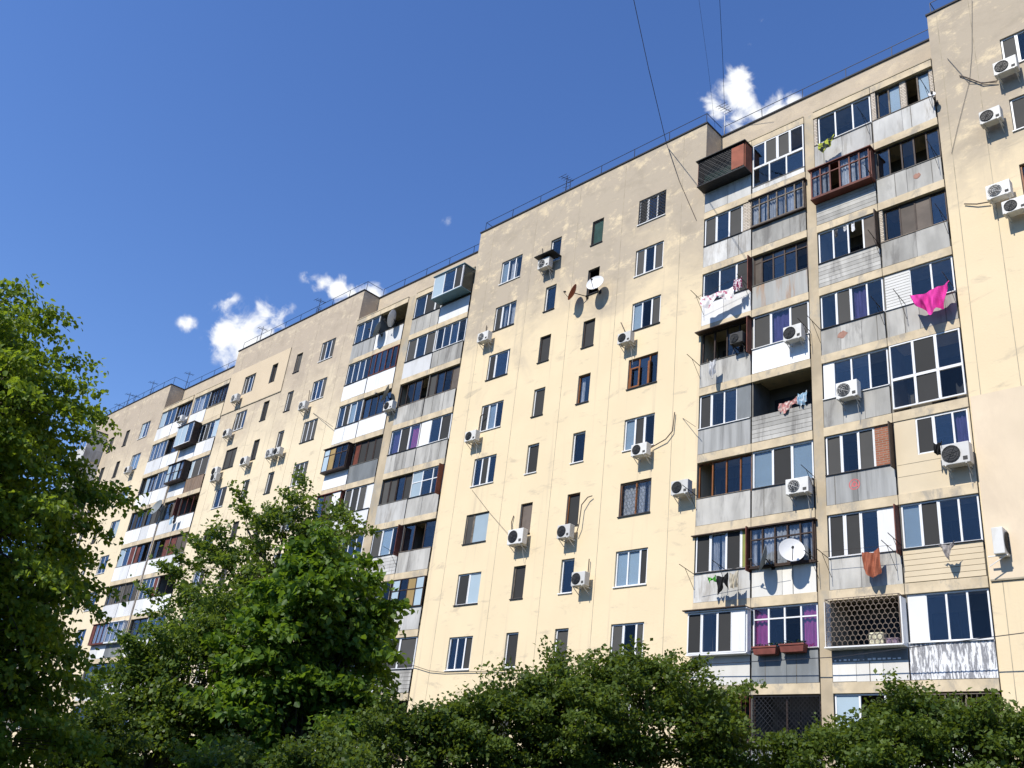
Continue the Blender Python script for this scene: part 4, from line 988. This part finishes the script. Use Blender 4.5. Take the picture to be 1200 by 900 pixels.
def tree(name, label, cat, base, blobs, per, size, lm, trunk=.16, h=None, droop=.4, seed=1, limbs=14, up=.5, group=None, hexa=False, lr=.45, cover=1.0, nc=13, spray=(.20, .17, .09), airy=0.0, arms=2.0):
    """blobs: (x, y, z, radius) relative to the base; every blob carries leafy lobes, every lobe carries sprays of leaves"""
    rng = np.random.default_rng(seed); rnd = random.Random(seed)
    t = thing(name, label, cat, base, group); t['_w'] = (0, 0, 0)
    cs, outs, lobes = [], [], []
    for (bx, by, bz, br) in blobs:
        n = max(3, int(cover*4.2*(br/lr)**2))
        d = rng.normal(size=(n, 3)); d[:, 2] += .15; d /= np.linalg.norm(d, axis=1)[:, None]
        rad = np.maximum(0, br-lr*.75)*rng.uniform(.55, 1.08, size=(n, 1))**.6
        c = np.array([bx, by, bz])+d*rad
        if airy: c = c[rng.random(n) > airy]
        for q in c: lobes.append((q, lr*rng.uniform(.6, 1.35), np.array([bx, by, bz])))
    for (q, r_, bc) in lobes:
        if q[2] < .35: continue
        n = max(3, int(nc*(r_/lr)**2)); d = rng.normal(size=(n, 3))*.8; o = q-bc; o = o/(np.linalg.norm(o)+1e-6); d += o*.7; d[:, 2] += .45
        d /= np.linalg.norm(d, axis=1)[:, None]
        e = q+d*r_*rng.uniform(.35, 1.0, size=(n, 1))*np.array([1.15, 1.15, .75]); e[:, 2] -= droop*.25*(d[:, 0]**2+d[:, 1]**2)*r_
        cs.append(e); outs.append(d)
    twigs = []
    for (bx, by, bz, br) in blobs:                      # shoots that stick out of the crown
        n = int(arms*br*5)
        for _ in range(n):
            d = rng.normal(size=3); d[2] = d[2]*.6+.25; d /= np.linalg.norm(d); b0 = np.array([bx, by, bz])+d*br*.7; ln = rng.uniform(.15, .5)+br*.3
            k = max(2, int(ln/.09)); tt = np.linspace(.25, 1, k)[:, None]
            e = b0+d*ln*tt; e[:, 2] -= droop*.35*ln*tt[:, 0]**2; e += rng.normal(size=e.shape)*.035
            if e[-1, 2] < .4: continue
            cs.append(e); outs.append(np.repeat(d[None], k, 0)+rng.normal(size=(k, 3))*.2); twigs.append((np.array([bx, by, bz]), e[-1]))
    P = np.concatenate(cs); D = np.concatenate(outs)
    wd = MB(); H = h or max(b[2] for b in blobs)
    path = []; lean = Vector((rnd.uniform(-.1, .1), rnd.uniform(-.1, .1), 0))
    top = max(blobs, key=lambda b: b[2]); tx, ty = top[0]*.8, top[1]*.8
    for i in range(9):
        u = i/8; path.append(Vector((tx*u**1.6+.07*math.sin(u*7+seed), ty*u**1.6+.06*math.sin(u*5+seed), H*u)))
    for i in range(8): wd.tube(path[i], path[i+1], trunk*(1-.85*i/8), trunk*(1-.85*(i+1)/8), n=8, cap=False)
    for (bx, by, bz, br) in blobs:
        tgt = Vector((bx, by, bz)); a = path[max(1, min(7, int(8*(bz-br*1.1)/H)))] if bz > .8 else path[1]
        mid = a.lerp(tgt, .5)+Vector((rnd.uniform(-.12, .12), rnd.uniform(-.12, .12), -.05)); wd.tube(a, mid, trunk*.42, trunk*.3, n=6, cap=False); wd.tube(mid, tgt, trunk*.3, trunk*.2, n=6, cap=False)
        mine = [l for l in lobes if np.allclose(l[2], (bx, by, bz))]
        for l in mine[:40]:
            q = Vector(l[0]); s0 = mid.lerp(tgt, rnd.random()); m2_ = s0.lerp(q, .55)+Vector((rnd.uniform(-.08, .08), rnd.uniform(-.08, .08), rnd.uniform(.0, .12)))
            wd.tube(s0, m2_, trunk*.14, trunk*.09, n=4, cap=False); wd.tube(m2_, q, trunk*.09, trunk*.05, n=4, cap=False)
    for a_, b_ in twigs: wd.tube(tuple(a_), tuple(b_), trunk*.06, trunk*.02, n=3, cap=False)
    wd.build('trunk', M['bark'], t, smooth=True)
    V, F = leaves(P, per, spray, size, droop, rng, up, D, hexa)
    mesh_fast('crown', V, F, lm, t)
    return t
def polar(az, dist, z=0.0):
    a = math.radians(az); return (CAM.x-math.sin(a)*dist, CAM.y+math.cos(a)*dist, z)

LM1 = leaf_mat('linden_leaves', (.045, .10, .012), (.22, .31, .038), .50)
LM2 = leaf_mat('ash_leaves', (.030, .07, .014), (.15, .22, .042), .46)
LM3 = leaf_mat('maple_leaves', (.025, .07, .010), (.15, .25, .032), .46)
LM4 = leaf_mat('lilac_leaves', (.024, .055, .011), (.14, .20, .036), .42)
# near left tree
tree('linden_tree', 'tall near linden tree with bright drooping branches at the left edge', 'tree', (-14.54, -25.1, -.2),
     [(-.02,-.08,7.14,1.34),(-.2,.49,7.99,.7),(.52,.51,6.43,1.29),(-.04,1.16,7.36,.49),(.29,1.22,5.84,1.1),(-.09,1.69,6.51,.52),(.78,1.1,4.59,1.3),(.22,1.98,5.32,.58),(.14,2.38,5.71,.37),(.17,2.46,4.69,.42),(.53,1.97,4.2,.67),
      (.68,1.46,3.31,1.1),(.39,2.18,3.26,.56),(.47,1.8,2.2,1.25),(.35,2.37,2.29,.61),(0,-.02,5.07,2.03),(-.35,.74,3.21,1.92),(-1.21,.05,6.82,1.35)],
     30, .078, LM1, hexa=True, trunk=.2, droop=1.0, seed=11, up=.8, lr=.36, nc=6, cover=.50, airy=.2, arms=3.0, spray=(.20, .13, .035), h=7.2)
# airy ash behind, dense ash and maple in front of it
tree('ash_tree', 'slim airy ash tree with see-through upper crown left of centre', 'tree', (-20.65, -16.31, -.2),
     [(-.09,-.17,7.95,.75),(-.65,-.37,7.24,.67),(-.36,-.69,6.38,.83),(.37,.05,6.81,.95),(.08,.76,8.08,.85),(.56,.98,8.48,.8),(.62,1.83,8.33,.77),(-.53,-1.04,5.59,.78),(.43,.77,6.68,.66),(.57,1.56,7.43,.89)],
     22, .11, LM2, trunk=.12, droop=.15, seed=23, lr=.28, nc=4, cover=.27, airy=.3, arms=1.7, spray=(.15, .12, .04), h=8.0)
tree('ash_tree', 'dense lower ash tree bordering the gap beside the big left tree', 'tree', (-19.41, -18.26, 0),
     [(.06,.12,4.28,.94),(-.39,-.12,3.47,.95),(.72,.77,3.52,1.45),(.31,1.47,4.82,1.11),(-.13,-.29,2.53,.98),(.48,.94,2.39,1.37),(-.08,.96,5.19,.73)],
     26, .10, LM2, trunk=.13, droop=.25, seed=31, lr=.40, nc=8, cover=.75, airy=.1, arms=2.5, spray=(.20, .15, .05), h=5.0)
tree('maple_tree', 'dense green maple with bright top leaves in front of the middle balcony bay', 'tree', (-16.80, -16.58, 0),
     [(-.1,.2,6.32,.87),(.02,.03,5.31,1.11),(.26,.89,5.31,.64),(-.01,-.57,4.41,.99),(.37,.54,4.36,.84),(.4,1.08,4.82,.49),(.27,.05,3.22,1.26),(-.44,-.69,2.94,1.13),(.41,1.1,3.22,.83)],
     20, .14, LM3, hexa=True, trunk=.15, droop=.6, seed=43, lr=.36, nc=8, cover=.62, airy=.15, arms=2.4, spray=(.20, .16, .05), h=6.0)
SHR = [((-12.78,-17.08),[(0,0,2.73,.72),(.44,.52,2.88,.72)],'low shrub between the maple and the central thicket'),
 ((-12.08,-15.56),[(0,0,3.1,.96),(-.28,-.29,3.4,.34)],'sloping left shoulder shrub of the central thicket'),
 ((-11.37,-14.88),[(0,0,3.48,.96),(-.2,-.19,4.05,.37),(.42,.37,2.87,.93)],'tall shrub just left of the highest point of the central thicket'),
 ((-10.62,-13.99),[(0,0,3.84,1.04),(.27,.21,4.37,.51),(-.42,-.34,4.21,.47)],'highest shrub in the middle of the central thicket'),
 ((-9.63,-13.51),[(0,0,3.66,.86),(.38,.25,3.4,.55)],'right shoulder shrub of the central thicket beside the balcony bay'),
 ((-8.77,-12.38),[(0,0,2.75,.70),(.3,.17,2.95,.45)],'low shrub in the dip below the dark latticed balcony'),
 ((-7.58,-12.3),[(0,0,3.15,.74),(.25,.12,3.6,.30)],'shrub left of the spiky-topped one in the right thicket'),
 ((-6.67,-12.43),[(0,0,3.55,.80),(.03,.01,4.05,.3),(.37,.16,4.2,.2)],'spiky-topped shrub in front of the lowest right balconies'),
 ((-5.78,-12.07),[(0,0,3.45,.80),(.09,.03,3.9,.33)],'shrub near the right edge before the cream wall'),
 ((-4.99,-11.79),[(0,0,3.4,.79),(-.06,-.02,3.8,.24)],'rightmost shrub cut by the picture edge'),
 ((-11.84,-19.14),[(0,0,2.07,.66)],'low shrub in front of the maple trunk'),
 ((-12.93,-19.92),[(0,0,1.82,.75)],'low shrub below the slim airy tree'),
 ((-17.45,-20.01),[(0,0,2.38,.52),(-.09,-.21,2.04,.62)],'small light green shrub in the gap beside the big left tree')]
for i, ((x, y), bl, lab) in enumerate(SHR):
    top = max(b[2] for b in bl); ext = [(bl[0][0], bl[0][1], bl[0][2]*.52, bl[0][3]*1.1), (bl[0][0]+.2, bl[0][1]-.2, .8, bl[0][3])]
    tree('lilac_shrub', lab, 'shrub', (x, y, 0), bl+ext, 32, .078, LM4, trunk=.06, droop=.2, seed=100+i, lr=.28, nc=8, cover=.75, arms=3.0, spray=(.13, .11, .045), h=top*.8, group='lilac shrubs along the foot of the building')

# custom bookkeeping property is not part of the scene
for o in bpy.data.objects:
    if '_w' in o: del o['_w']
